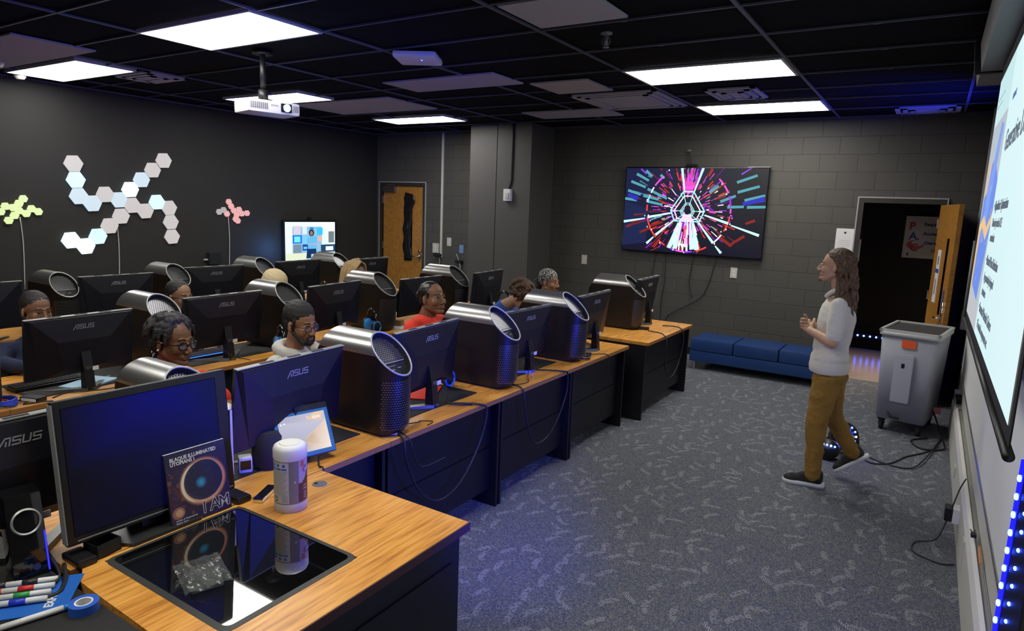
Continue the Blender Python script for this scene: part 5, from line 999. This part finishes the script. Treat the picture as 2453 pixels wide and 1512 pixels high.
def hand(mb, Mw, s=1, curl=.5, mir=1):
    """palm along +x from the wrist, fingers bending toward -z; thumb on the mir*y side"""
    old = mb.M; mb.M = Mw @ Matrix.Scale(s, 4)
    for k in range(4): y = mir * (.030 - k * .020); mb.cap((.0, y * .55, 0), .014, (.075 - .004 * abs(k - 1), y, 0), .0115)
    mb.ell((.04, 0, -.003), (.045, .038, .014), 14)
    for k, L in enumerate((.068, .076, .070, .054)):
        y = mir * (.030 - k * .020); p = Vector((.078 - .004 * abs(k - 1), y, 0)); a = 0
        for j, f in enumerate((.45, .32, .25)):
            a += curl * (.8 if j == 0 else 1.0) * (1 + .12 * k); q_ = p + Vector((math.cos(a), mir * .05 * (1.2 - k), -math.sin(a))) * L * f; mb.cap(p, .0094 - .0008 * j, q_, .0088 - .001 * j, 10); p = q_
    p = Vector((.022, mir * .030, -.004)); q_ = p + Vector((.028, mir * .026, -.012)); mb.cap(p, .0135, q_, .011, 10); r2 = q_ + Vector((.026, mir * .006, -.012)); mb.cap(q_, .011, r2, .0095, 10)
    mb.M = old
def skin(name, c): return mat(name, c, .48, spec=.4, bump=(90, .05))
M['eyew'] = mat('eye_white', (.55, .53, .50), .2); M['iris'] = mat('iris_dark', (.02, .012, .008), .15); M['brow'] = mat('eyebrow_dark', (.012, .009, .007), .8); M['lips'] = mat('lips_brown', (.20, .075, .06), .45)
M['hairblk'] = mat('hair_black', (.012, .010, .009), .6, bump=(160, 1)); M['glassf'] = mat('glasses_frame', (.01, .01, .012), .25); M['lens'] = mat('glasses_lens', (.35, .38, .6), .05, alpha=.22, spec=.9)
def glasses(Mh, label, frame='glassf', rim=.0024):
    t = thing('glasses', label, 'glasses', (0, 0, 0)); t.matrix_world = Mh
    for sy in (-1, 1):
        pts = [(.1015 - .008 * abs(math.cos(a)) * (1 if sy * math.cos(a) > 0 else 0), sy * .032 + .0225 * math.cos(a), -.003 + .018 * math.sin(a)) for a in [2 * PI * k / 20 for k in range(21)]]
        f = MB().tube(pts, rim, 6, smooth=0).build('rim', M[frame], t, True); MB().add(pts[:-1], [tuple(range(20))]).build('lens', M['lens'], f)
        MB().tube([(.093, sy * .055, .004), (.05, sy * .078, .003), (.0, sy * .084, .002), (-.02, sy * .085, -.015)], rim * 1.1, 6).build('temple_arm', M[frame], t, True)
    MB().tube([(.1015, -.011, .0), (.106, 0, .004), (.1015, .011, .0)], rim, 6).build('bridge', M[frame], t, True)
    return t
def chair(x, y, rz, label, top=.80):
    t = thing('office_chair', label, 'chair', (x, y, 0), rz, 'black office chairs')
    MB().box(-.24, -.24, .41, .24, .24, .47, 0, .03).build('seat', M['leather'], t, True); MB().box(-.33, -.20, .52, -.285, .20, top, 0, .03).build('backrest', M['leather'], t, True); MB().tube([(-.1, 0, .41), (-.31, 0, .42), (-.32, 0, .6)], .018).build('back_bar', M['black'], t, 2); MB().cyl((0, 0, .1), (0, 0, .41), .025).build('post', M['black'], t, 2)
    m = MB()
    for k in range(5): a = k * 2 * PI / 5; m.tube([(0, 0, .11), (.26 * math.cos(a), .26 * math.sin(a), .07)], (.022, .014), 6, smooth=0)
    b = m.build('base', M['black'], t, 2)
    for k in range(5): a = k * 2 * PI / 5; MB().ell((.26 * math.cos(a), .26 * math.sin(a), .028), (.028, .028, .028), 10).build('caster', M['rubber'], b, True)
    return t
def seated(label, hx, hy, hz, yaw, pitch, col, shirt, cat='person', sc=1.0, lean=0, jaw=1.0, nose=1.0, sleeves='long', body_yaw=0, roll=0, sy=0, drop=.258, wide=1):
    t = thing('person', label, cat, (hx, hy, 0), R(body_yaw)); sk = skin('skin_%d' % len(bpy.data.materials), col)
    Mh = Matrix.Translation((0, 0, hz)) @ Euler((R(roll), R(pitch), R(yaw - body_yaw)), 'XYZ').to_matrix().to_4x4()
    sz = hz - drop; bx = -.06 - lean
    m = MB(); headbody(m, Mh, sc, jaw, nose, neck=False); m.M = Matrix(); m.cap(Mh @ Vector((-.022, 0, -.045)), .053 * jaw, (bx + .0, sy, sz + .045), .060 * jaw)
    hb = blob('body', m, .0036, 3, sk, t)
    m = MB(); m.ell((bx, sy, sz - .08), (.10, .16, .16), 16); m.ell((-.06, 0, .56), (.12, .155, .12), 16); m.cap((bx, sy, sz - .1), .12, (-.06, 0, .56), .12)
    hands = []; m.cap((bx, sy, sz - .05), .06, (bx, sy, sz + .05), .055)
    for s in (-1, 1):
        sh = Vector((bx + .01, sy + s * .175, sz)); el = Vector((.04 - lean * .3, s * .25 + sy, .80)); wr = Vector((.27, s * .13, .79))
        m.cap(sh, .046, el, .038); m.cap(el, .038, wr, .026); m.cap((-.06, s * .09, .54), .08, (.36, s * .11, .52), .055); m.cap((.36, s * .11, .52), .052, (.33, s * .12, .10), .036)
        dirv = Vector((.95, -s * .25, -.05)); hand(m, basis(wr, dirv, Vector((.25 * s, .95, 0)) if True else None), 1, .35, -s)
    lb_ = blob('torso', m, .007, 2, sk, None)
    # one continuous body mesh: head and torso joined
    bm = bmesh.new(); bm.from_mesh(hb.data); bm.from_mesh(lb_.data); me = bpy.data.meshes.new('body'); bm.to_mesh(me); bm.free(); me.materials.append(sk); hb.data = me; bpy.data.objects.remove(lb_)
    eyes(t, Mh, sc)
    m = MB(); m.ell((bx, sy, sz - .09), (.125 * wide, .185 * wide, .19), 18); m.cap((bx, sy, sz - .08), .145 * wide, (-.06, 0, .58), .145 * wide); m.cap((bx + .01, sy - .15 * wide, sz), .062 * wide, (bx + .01, sy + .15 * wide, sz), .062 * wide); m.cap((bx, sy, sz), .075, (bx + .004, sy, sz + .045), .066)
    for s in (-1, 1):
        sh = Vector((bx + .01, sy + s * .175, sz)); el = Vector((.04 - lean * .3, s * .25 + sy, .80)); wr = Vector((.27, s * .13, .79))
        if sleeves == 'long': m.cap(sh, .064, el, .054); m.cap(el, .054, el.lerp(wr, .92), .040)
        else: m.cap(sh, .064, sh.lerp(el, .75), .060)
    blob('shirt' if sleeves != 'hood' else 'hoodie', m, .008, 2, M[shirt] if isinstance(shirt, str) else shirt, t, .012, .08)
    m = MB(); m.ell((-.06, 0, .55), (.135, .17, .11), 14)
    for s in (-1, 1): m.cap((-.06, s * .09, .545), .092, (.36, s * .11, .53), .070); m.cap((.36, s * .11, .53), .068, (.335, s * .12, .10), .052)
    blob('trousers', m, .01, 2, M['trouser_dark'], t, .01, .08)
    for s in (-1, 1): m = MB().cap((.33, s * .12, .045), .042, (.46, s * .14, .035), .034); m.box(.28, s * .13 - .045, 0, .50, s * .13 + .045, .02, 0, .008); m.build('shoe', M['black'], t, True)
    t['_mh'] = [v for r_ in (t_mat(t) @ Mh) for v in r_]
    return t, Mh
def t_mat(t): return Matrix.Translation(t.location) @ Matrix.Rotation(t.rotation_euler.z, 4, 'Z')
M['trouser_dark'] = mat('trouser_dark', (.02, .022, .03), .8)
def fab(name, c): return mat(name, c, .85, bump=(180, .35))
def hairblob(t, Mh, prims, material, name='hair', vox=.005, disp=.008, ds=.012, it=1, sc=1):
    m = MB(); m.M = Mh @ Matrix.Scale(sc, 4)
    for p in prims:
        if p[0] == 'e': m.ell(p[1], p[2], 18, rot=p[3] if len(p) > 3 else None)
        else: m.cap(p[1], p[2], p[3], p[4], 10)
    return blob(name, m, vox, it, material, t, disp, ds)
for dup_ in (): pass
# man in the navy jacket
t, Mh = seated('man with short hair in a navy jacket with white and red stripes, at far left', -3.90, -.61, 1.115, 6, 6, (.20, .098, .056), fab('navy_cloth', (.010, .016, .05)), jaw=.98)
hairblob(t, Mh, [('e', (-.023, 0, .048), (.102, .0805, .084)), ('e', (-.042, 0, .0), (.064, .079, .06))], M['hairblk'], disp=.003)
m = MB().tube([(.075, -.10, .92), (.10, -.10, .80), (.10, -.09, .66)], .010, 6).build('white_stripe', M['paper'], t, 2); MB().box(.07, -.10, .66, .105, .06, .72).build('red_band', mat('red_cloth', (.6, .02, .02), .8), t)
chair(-3.95, -.61, 0, 'black office chair of the man in the navy jacket')
# man in glasses, back
t, Mh = seated('man with receding short hair and glasses behind a tower, middle row', -3.93, .40, 1.11, 8, 4, (.27, .14, .085), fab('dark_cloth_a', (.03, .03, .035)))
hairblob(t, Mh, [('e', (-.026, 0, .050), (.100, .083, .085)), ('e', (-.045, 0, .0), (.062, .080, .06))], M['hairblk'], disp=.003)
glasses(t_mat(t) @ Mh, 'dark glasses worn by the man half hidden behind the middle row tower'); chair(-3.98, .40, 0, 'black office chair of the man half hidden behind the middle row tower')
# young man with short locs
t, Mh = seated('young man with short locs, glasses, ear stud and red shirt behind the teacher monitor', -2.10, -.735, 1.185, 12, 8, (.19, .088, .046), fab('red_shirt_a', (.62, .025, .015)), sleeves='short')
random.seed(31); pr = [('e', (-.028, 0, .045), (.102, .088, .090)), ('e', (-.05, 0, -.02), (.07, .085, .07))]
for k in range(95):
    a = random.uniform(-PI, PI); el_ = random.uniform(.1, 1.2); p = Vector((-.03 + .10 * math.cos(a) * math.cos(el_), .09 * math.sin(a) * math.cos(el_), .05 + .085 * math.sin(el_)))
    if abs(a) < .75 and el_ < .55: continue
    o = (p - Vector((-.03, 0, .03))).normalized(); q1 = p + o * .016 + Vector((0, 0, -.015)); q2 = q1 + Vector((.3 * o.x * .03, .3 * o.y * .03, -.038)); pr += [('c', p, .011, q1, .010), ('c', q1, .010, q2, .008)]
hairblob(t, Mh, pr, M['hairblk'], vox=.004, disp=.004); e_ = MB(); e_.M = Mh; e_.ell((-.002, -.088, -.036), (.006,) * 3, 10).ell((-.002, .088, -.036), (.006,) * 3, 10); e_.build('ear_stud', M['white'], t, True)
glasses(t_mat(t) @ Mh, 'thick black glasses worn by the young man with short locs', rim=.0034); chair(-2.15, -.735, 0, 'black office chair of the young man with short locs')
# bearded man in hoodie
t, Mh = seated('bearded man with glasses in a pale grey hoodie, front row', -2.10, .06, 1.165, 2, 8, (.28, .135, .075), fab('pale_hoodie', (.52, .50, .46)), sleeves='long', body_yaw=10, drop=.235, wide=1.1)
hairblob(t, Mh, [('e', (-.026, 0, .055), (.105, .084, .090)), ('e', (-.042, 0, .005), (.064, .081, .06)), ('c', (.02, -.070, .03), .010, (.008, -.068, -.04), .007), ('c', (.02, .070, .03), .010, (.008, .068, -.04), .007)], M['hairblk'], disp=.005)
hairblob(t, Mh, [('c', (.015, -.064, -.045), .014, (.066, -.028, -.098), .020), ('c', (.015, .064, -.045), .014, (.066, .028, -.098), .020), ('c', (.066, -.028, -.098), .021, (.066, .028, -.098), .021), ('e', (.084, 0, -.096), (.016, .028, .022)), ('c', (.096, -.024, -.052), .004, (.096, .024, -.052), .004), ('c', (.094, -.026, -.055), .005, (.086, -.030, -.085), .010), ('c', (.094, .026, -.055), .005, (.086, .030, -.085), .010)], M['hairblk'], 'beard', vox=.004, disp=.003)
m = MB(); m.tube([(.05, -.07, .975), (-.0, -.12, 1.0), (-.09, -.10, 1.02), (-.14, 0, 1.025), (-.09, .10, 1.02), (0, .12, 1.0), (.05, .07, .975)], .036, 10); blob('hood', m, .008, 3, fab('pale_hood', (.50, .48, .44)), t, .01, .05)
glasses(t_mat(t) @ Mh, 'thin dark glasses worn by the bearded man', rim=.0018); chair(-2.15, .10, R(10), 'black office chair of the bearded man in the hoodie')
# person in beige bonnet
t, Mh = seated('person whose round beige head covering shows above a tower, middle row', -3.95, 1.33, 1.115, 15, 20, (.22, .11, .06), fab('dark_cloth_b', (.03, .03, .03)))
hairblob(t, Mh, [('e', (-.03, 0, .055), (.118, .105, .098)), ('e', (-.06, 0, .02), (.09, .1, .08))], fab('beige_knit', (.62, .50, .30)), 'bonnet', disp=.004, it=3); chair(-4.0, 1.33, 0, 'black office chair of the person in the beige head covering')
# person with long blond locs
t, Mh = seated('person with long blond locs parted over dark roots, middle row', -3.92, 2.30, 1.165, -10, 12, (.33, .17, .09), fab('black_top', (.012, .012, .012)))
hairblob(t, Mh, [('e', (-.028, 0, .050), (.102, .086, .088)), ('e', (-.045, 0, .0), (.07, .083, .07))], M['hairblk'], 'hair_roots', disp=.003)
random.seed(5); pr = []
for s in (-1, 1):
    for k in range(13 if s < 0 else 7):
        x = -.09 + .016 * k; o = random.uniform(-.006, .006); top = Vector((x * .5, 0, .150)); a = Vector((x, s * .085, .10 + o)); b = Vector((x - .01, s * (.118 + o), .02)); c = Vector((x - .005, s * (.125 + o), -.10)); d = Vector((x, s * (.115), -.20 - (.04 if s < 0 else 0)))
        for p, q_ in ((top, a), (a, b), (b, c), (c, d)): pr.append(('c', p, .0082, q_, .0078))
pr.append(('e', (.0, 0, .158), (.022, .016, .016)))
hairblob(t, Mh, pr, mat('blond_locs', (.52, .36, .17), .8, bump=(200, .8)), 'locs', vox=.0034, disp=.003, ds=.01, it=0); chair(-3.97, 2.34, 0, 'black office chair of the person with blond locs')
# woman in red
t, Mh = seated('woman in a red t-shirt with smooth pulled-back hair looking up', -2.12, 1.33, 1.195, -6, -8, (.215, .098, .055), fab('red_shirt_b', (.78, .045, .025)), jaw=1.12, sleeves='short', sc=1.05, drop=.215, wide=1.12)
hairblob(t, Mh, [('e', (-.024, 0, .048), (.104, .0835, .088)), ('e', (-.040, 0, .0), (.072, .083, .07)), ('c', (.03, -.070, .045), .010, (.02, -.074, .01), .007), ('c', (.03, .070, .045), .010, (.02, .074, .01), .007), ('e', (-.125, 0, .03), (.04, .045, .04))], mat('hair_smooth', (.014, .011, .010), .35, bump=(150, .3)), disp=.001, it=3); chair(-2.17, 1.33, 0, 'black office chair of the woman in the red t-shirt')
# person with curly brown hair bending down
t, Mh = seated('person with curly brown hair in a blue shirt bending down behind a tower', -2.10, 2.62, 1.085, -5, 40, (.36, .20, .12), fab('blue_shirt', (.035, .10, .42)), lean=.16, sleeves='short', drop=.16)
random.seed(9); pr = [('e', (-.035, 0, .04), (.11, .10, .10))]
for k in range(130):
    a = random.uniform(-PI, PI); el_ = random.uniform(-.4, 1.5); p = Vector((-.04 + .115 * math.cos(a) * math.cos(el_), .11 * math.sin(a) * math.cos(el_), .04 + .105 * math.sin(el_)))
    if abs(a) < .8 and el_ < .3: continue
    pr.append(('e', p, (.02, .02, .024)))
hairblob(t, Mh, pr, mat('hair_curly_brown', (.07, .035, .018), .7, bump=(120, 1)), vox=.005, disp=.01, ds=.012, it=0)
m = MB().tube([(-.16, -.105, .86), (-.22, -.06, .90), (-.25, 0, .90), (-.22, .06, .90), (-.16, .105, .86)], .006, 6).build('gold_chain', mat('gold', (.75, .5, .12), .25, metal=1), t, 2); chair(-2.2, 2.62, 0, 'black office chair of the person bending down')
# man in patterned durag
t, Mh = seated('man with a moustache and a black and white patterned head wrap, far front row', -2.20, 3.30, 1.165, -2, 2, (.27, .135, .078), fab('black_shirt', (.015, .015, .015)), sleeves='short')
d_ = NT('durag_pattern', .7); tc = d_.n('TexCoord'); vo = d_.n('TexVoronoi', {'Vector': tc.outputs['Object'], 'Scale': 95.}, feature='F1'); d_.link(d_.ramp(vo.outputs['Distance'], [(.0, (.55, .54, .50)), (.38, (.5, .5, .46)), (.46, (.02, .02, .02)), (1, (.015, .015, .015))]), 'Base Color')
hairblob(t, Mh, [('e', (-.022, 0, .052), (.106, .086, .088)), ('e', (-.045, 0, .01), (.072, .083, .065))], d_.m, 'durag', disp=.001, it=3)
hairblob(t, Mh, [('c', (-.10, 0, .03), .03, (-.15, .0, -.03), .045), ('c', (-.15, 0, -.03), .045, (-.14, 0, -.13), .05), ('c', (-.12, .03, -.05), .04, (-.12, .04, -.15), .04), ('c', (-.12, -.03, -.05), .04, (-.12, -.04, -.15), .04)], M['hairblk'], 'hair', disp=.012, ds=.02)
m = MB(); m.M = Mh; m.tube([(.094, -.026, -.056), (.1, 0, -.051), (.094, .026, -.056)], .0038, 6); m.build('moustache', M['brow'], t, True); chair(-2.25, 3.30, 0, 'black office chair of the man in the patterned head wrap')
chair(-2.05, -1.66, 0, 'black chair whose rounded back shows at the left picture edge', .96)

# ---------------- the walking speaker ----------------
def L(x, y, z): return Vector((-(x - .56), -(y - 2.47), z))      # room -> his own frame (he faces -x)
t = thing('person', 'man with long brown hair walking in a white polo and mustard trousers', 'person', (.56, 2.47, 0), PI)
sk = skin('skin_light', (.52, .30, .20))
Mh = Matrix.Translation(L(.508, 2.47, 1.585)) @ Euler((0, R(-3), R(0)), 'XYZ').to_matrix().to_4x4()
m = MB(); headbody(m, Mh, .93, .94, 1.02, neck=False, lid=1.15); m.M = Matrix(); m.cap(Mh @ Vector((-.028, 0, -.045)), .050, L(.56, 2.47, 1.385), .056); m.cap(Mh @ Vector((.09, 0, .004)), .008, Mh @ Vector((.108, 0, -.028)), .009)
hb = blob('body', m, .0034, 3, sk, t)
m = MB()
m.ell(L(.55, 2.47, 1.22), (.105, .15, .18), 18); m.ell(L(.54, 2.47, .93), (.10, .145, .14), 16); m.cap(L(.55, 2.47, 1.2), .11, L(.54, 2.47, .93), .11)
shL, elL, wrL = L(.575, 2.315, 1.338), L(.565, 2.268, 1.085), L(.405, 2.375, 1.135)
shR, elR, wrR = L(.565, 2.625, 1.338), L(.53, 2.675, 1.085), L(.385, 2.53, 1.155)
for a, b, c in ((shL, elL, wrL), (shR, elR, wrR)): m.cap(a, .047, b, .040); m.cap(b, .041, c, .027)
hL, kL, aL = L(.55, 2.40, .90), L(.512, 2.385, .47), L(.525, 2.40, .09); hR, kR, aR = L(.55, 2.56, .90), L(.585, 2.60, .50), L(.745, 2.68, .22)
for a, b, c in ((hL, kL, aL), (hR, kR, aR)): m.cap(a, .085, b, .055); m.cap(b, .052, c, .036)
# clasped hands
pl = L(.405, 2.385, 1.138); hand(m, basis(pl, Vector((.55, -.72, .38)), Vector((.25, .3, -.9))), .98, .75, -1)
pr_ = L(.365, 2.515, 1.165); hand(m, basis(pr_, Vector((.42, .88, .02)), Vector((.1, -.1, .98))), .98, .85, 1)
lb_ = blob('torso', m, .0042, 1, sk, None)
bm = bmesh.new(); bm.from_mesh(hb.data); bm.from_mesh(lb_.data); me = bpy.data.meshes.new('body'); bm.to_mesh(me); bm.free(); me.materials.append(sk); hb.data = me; bpy.data.objects.remove(lb_)
M['brow_b'] = M['brow']; M['brow'] = mat('eyebrow_brown', (.10, .06, .035), .8); lb0 = M['lips']; M['lips'] = mat('lips_pink', (.45, .18, .14), .5); eyes(t, Mh, .93); M['brow'] = M['brow_b']; M['lips'] = lb0
# polo
sh = fab('white_knit', (.66, .63, .58)); m = MB()
m.ell(L(.555, 2.47, 1.22), (.120, .175, .17), 20); m.cap(L(.55, 2.47, 1.19), .122, L(.538, 2.47, 1.0), .118); m.cap(L(.570, 2.32, 1.335), .052, L(.565, 2.62, 1.335), .052); m.ell(L(.54, 2.47, .94), (.128, .174, .11), 18); m.cap(L(.56, 2.47, 1.33), .075, L(.572, 2.47, 1.415), .056)
m.cap(L(.558, 2.47, 1.33), .075, L(.555, 2.47, 1.385), .062)
for a, b in ((shL, elL), (shR, elR)): m.cap(a, .054, a.lerp(b, .80), .055)
m.ell(L(.57, 2.34, 1.29), (.06, .06, .07), 14); m.ell(L(.57, 2.60, 1.29), (.06, .06, .07), 14)
o = blob('polo_shirt', m, .006, 12, sh, t, .020, .10)
for v in o.data.vertices:
    if v.co.z < .868: v.co.z = .868
m = MB(); c0 = L(.542, 2.47, .905); vs = []
for z, k_ in ((.850, .97), (.856, 1.0), (.895, 1.03), (.935, .98)): vs += [(c0.x + .128 * k_ * math.cos(a), c0.y + .176 * k_ * math.sin(a), z) for a in [2 * PI * i / 40 for i in range(40)]]
m.add(vs, [(j * 40 + i, j * 40 + (i + 1) % 40, (j + 1) * 40 + (i + 1) % 40, (j + 1) * 40 + i) for j in range(3) for i in range(40)]); m.build('waist_hem', sh, t, True)
m = MB(); m.tube([tuple(L(.475, 2.455, 1.375)), tuple(L(.515, 2.40, 1.415)), tuple(L(.575, 2.395, 1.445)), tuple(L(.62, 2.47, 1.455)), tuple(L(.575, 2.545, 1.445)), tuple(L(.515, 2.54, 1.415)), tuple(L(.475, 2.485, 1.375))], .017, 8); blob('collar', m, .005, 2, sh, t)
# trousers
ct = mat('mustard_cloth', (.27, .145, .022), .85, bump=(60, .5)); m = MB(); m.ell(L(.545, 2.47, .88), (.118, .155, .09), 18); m.ell(L(.585, 2.47, .83), (.09, .15, .10), 16)
for a, b, c in ((hL, kL, aL), (hR, kR, aR)): m.cap(a - Vector((0, 0, .03)), .100, b, .070); m.cap(b, .069, c + (b - c) * .02, .052)
o = blob('trousers', m, .006, 3, ct, t, .022, .075)
for v in o.data.vertices:
    if v.co.z > .89: v.co.z = .89
    if v.co.z > .83: q_ = Vector((c0.x, c0.y, 0)); k_ = min(1, .108 / max(1e-3, abs(v.co.x - c0.x))); v.co.x = c0.x + (v.co.x - c0.x) * k_; k_ = min(1, .155 / max(1e-3, abs(v.co.y - c0.y))); v.co.y = c0.y + (v.co.y - c0.y) * k_
def shoe(toe, heel, nm, lift=0):
    d = (toe - heel); Ln = d.length; X = d.normalized(); Z = Vector((0, 0, 1)); mtx = basis(heel, X, Z.cross(X)); m = MB(); m.M = mtx
    def outline(k): return [(x * Ln, y) for x, y in ((-.02, 0), (0, .030), (.1, .036), (.4, .034), (.65, .045), (.85, .042), (.97, .022), (1.0, 0), (.97, -.022), (.85, -.040), (.65, -.042), (.4, -.033), (.1, -.036), (0, -.030))]
    m.prism(outline(0), .028); s_ = m.build('shoe', mat('sole_white', (.66, .66, .64), .5), t, 2)
    m = MB(); m.M = mtx; m.cap((.045, 0, .055), .038, (.045, 0, .095), .036).cap((.06, 0, .055), .036, (Ln - .06, 0, .042), .030).ell((Ln - .06, 0, .035), (.055, .040, .03), 14).cap((.08, 0, .085), .032, (Ln * .55, 0, .062), .03); u = blob('upper', m, .005, 2, mat('shoe_dark_knit', (.022, .021, .018), .85, bump=(200, .5)), s_)
    m = MB(); m.M = mtx
    for k in range(4): m.tube([(Ln * (.42 + .08 * k), -.022, .088 - .010 * k), (Ln * (.43 + .08 * k), 0, .096 - .010 * k), (Ln * (.42 + .08 * k), .022, .088 - .010 * k)], .003, 6)
    m.build('laces', M['black'], s_, 2)
shoe(L(.325, 2.40, .0), L(.600, 2.44, .0), 'a'); shoe(L(.640, 2.72, .03), L(.850, 2.70, .21), 'b')
# long wavy hair
random.seed(12); pr = [('e', (-.025, 0, .056), (.099, .081, .088)), ('c', (-.01, -.074, .05), .014, (-.03, -.078, .0), .014), ('c', (-.01, .074, .05), .014, (-.03, .078, .0), .014), ('e', (-.055, 0, -.01), (.072, .082, .08)), ('c', (-.08, 0, -.04), .062, (-.105, 0, -.20), .055), ('c', (-.105, 0, -.20), .055, (-.12, .0, -.30), .04)]
for k in range(54):
    a = PI * (.46 + 1.08 * k / 53) ; o = Vector((math.cos(a), math.sin(a), 0)); p = Vector((-.040 + .078 * o.x, .076 * o.y, .03 + random.uniform(-.02, .05))); L_ = random.uniform(.25, .42) * (1 if o.x < .1 else .85); ph_ = random.uniform(0, 6); n_ = 9
    for j in range(n_):
        f0, f1 = j / n_, (j + 1) / n_
        def W(f): return p + Vector((-.06 * f - .01 * math.cos(ph_ + f * 15), .014 * math.sin(ph_ + f * 17) + .02 * o.y * math.sin(f * 2.5), -L_ * f)) + o * (.008 * math.sin(f * 2.8))
        pr.append(('c', W(f0), .0125 - .005 * f0, W(f1), .0125 - .005 * f1))
for s in (-1, 1):   # front strands over the shoulder
    for k in range(5):
        ph_ = k * 1.3; p = Vector((-.048 + .004 * k, s * .084, -.02)); n_ = 9
        for j in range(n_):
            W = lambda f: p + Vector((-.004 * k + .018 * math.sin(ph_ + f * 13) - .02 * f, s * (.004 + .03 * f * (1 if f > .4 else .5)) + .004 * math.cos(ph_ + 9 * f), -.27 * f)); pr.append(('c', W(j / n_), .009, W((j + 1) / n_), .0085))
t_h = NT('long_brown_hair', .5); sp = t_h.n('SeparateXYZ', {0: t_h.n('TexCoord').outputs['Object']}); nz_ = t_h.n('TexNoise', {'Vector': mapped(t_h, sc=(90, 90, 9)), 'Scale': 2.}).outputs['Fac']
t_h.link(t_h.ramp(nz_, [(.3, (.045, .022, .012)), (.6, (.13, .068, .034)), (.85, (.26, .145, .075))]), 'Base Color'); t_h.link(t_h.n('Bump', {'Height': nz_, 'Strength': .9, 'Distance': .006}).outputs[0], 'Normal')
hairblob(t, Mh, pr, t_h.m, 'hair', vox=.0042, disp=.006, ds=.014, it=1, sc=.93)
hairblob(t, Mh, [('e', (.080, 0, -.100), (.016, .020, .016)), ('c', (.094, -.018, -.0525), .0035, (.097, 0, -.050), .0035), ('c', (.094, .018, -.0525), .0035, (.097, 0, -.050), .0035)], mat('stubble_brown', (.16, .09, .05), .8), 'beard', vox=.003, disp=.002)
for o in list(bpy.data.objects):
    if '_mh' in o.keys(): del o['_mh']

# ---------------- light that is not a ceiling panel ----------------
lamp('blue_uplight', 'SPOT', (1.34, 5.0, 2.25), 110, BLUE, (.75, 5.0, 3.08), spot_size=R(110), spot_blend=1, shadow_soft_size=.05)
lamp('blue_bar_light', 'SPOT', (1.24, -.42, 1.0), 380, BLUE, (-1.3, .35, 1.08), spot_size=R(72), spot_blend=.45, shadow_soft_size=.15)
lamp('blue_floor_glow', 'AREA', (1.30, -.45, .6), 6, BLUE, (-.3, 1.8, 0), shape='RECTANGLE', size=.12, size_y=.8)
lamp('stage_beam', 'SPOT', (.60, 3.24, .20), 10, BLUE, (.9, 1.0, 1.2), spot_size=R(70), spot_blend=.8, shadow_soft_size=.08)
lamp('hall_ceiling_light', 'AREA', (.5, 7.1, 2.65), 9, (1, .85, .65), (.45, 6.8, 0), shape='SQUARE', size=.3, spread=R(70))
lamp('wall_blue_glow', 'POINT', (XL + .22, 3.95, 1.15), 7, (.12, .35, 1), shadow_soft_size=.1)
lamp('projector_beam', 'SPOT', (-3.50, 1.12, 2.60), 60, (.75, .88, 1), (1.27, .6, 2.05), spot_size=R(30), spot_blend=.3, shadow_soft_size=.03)
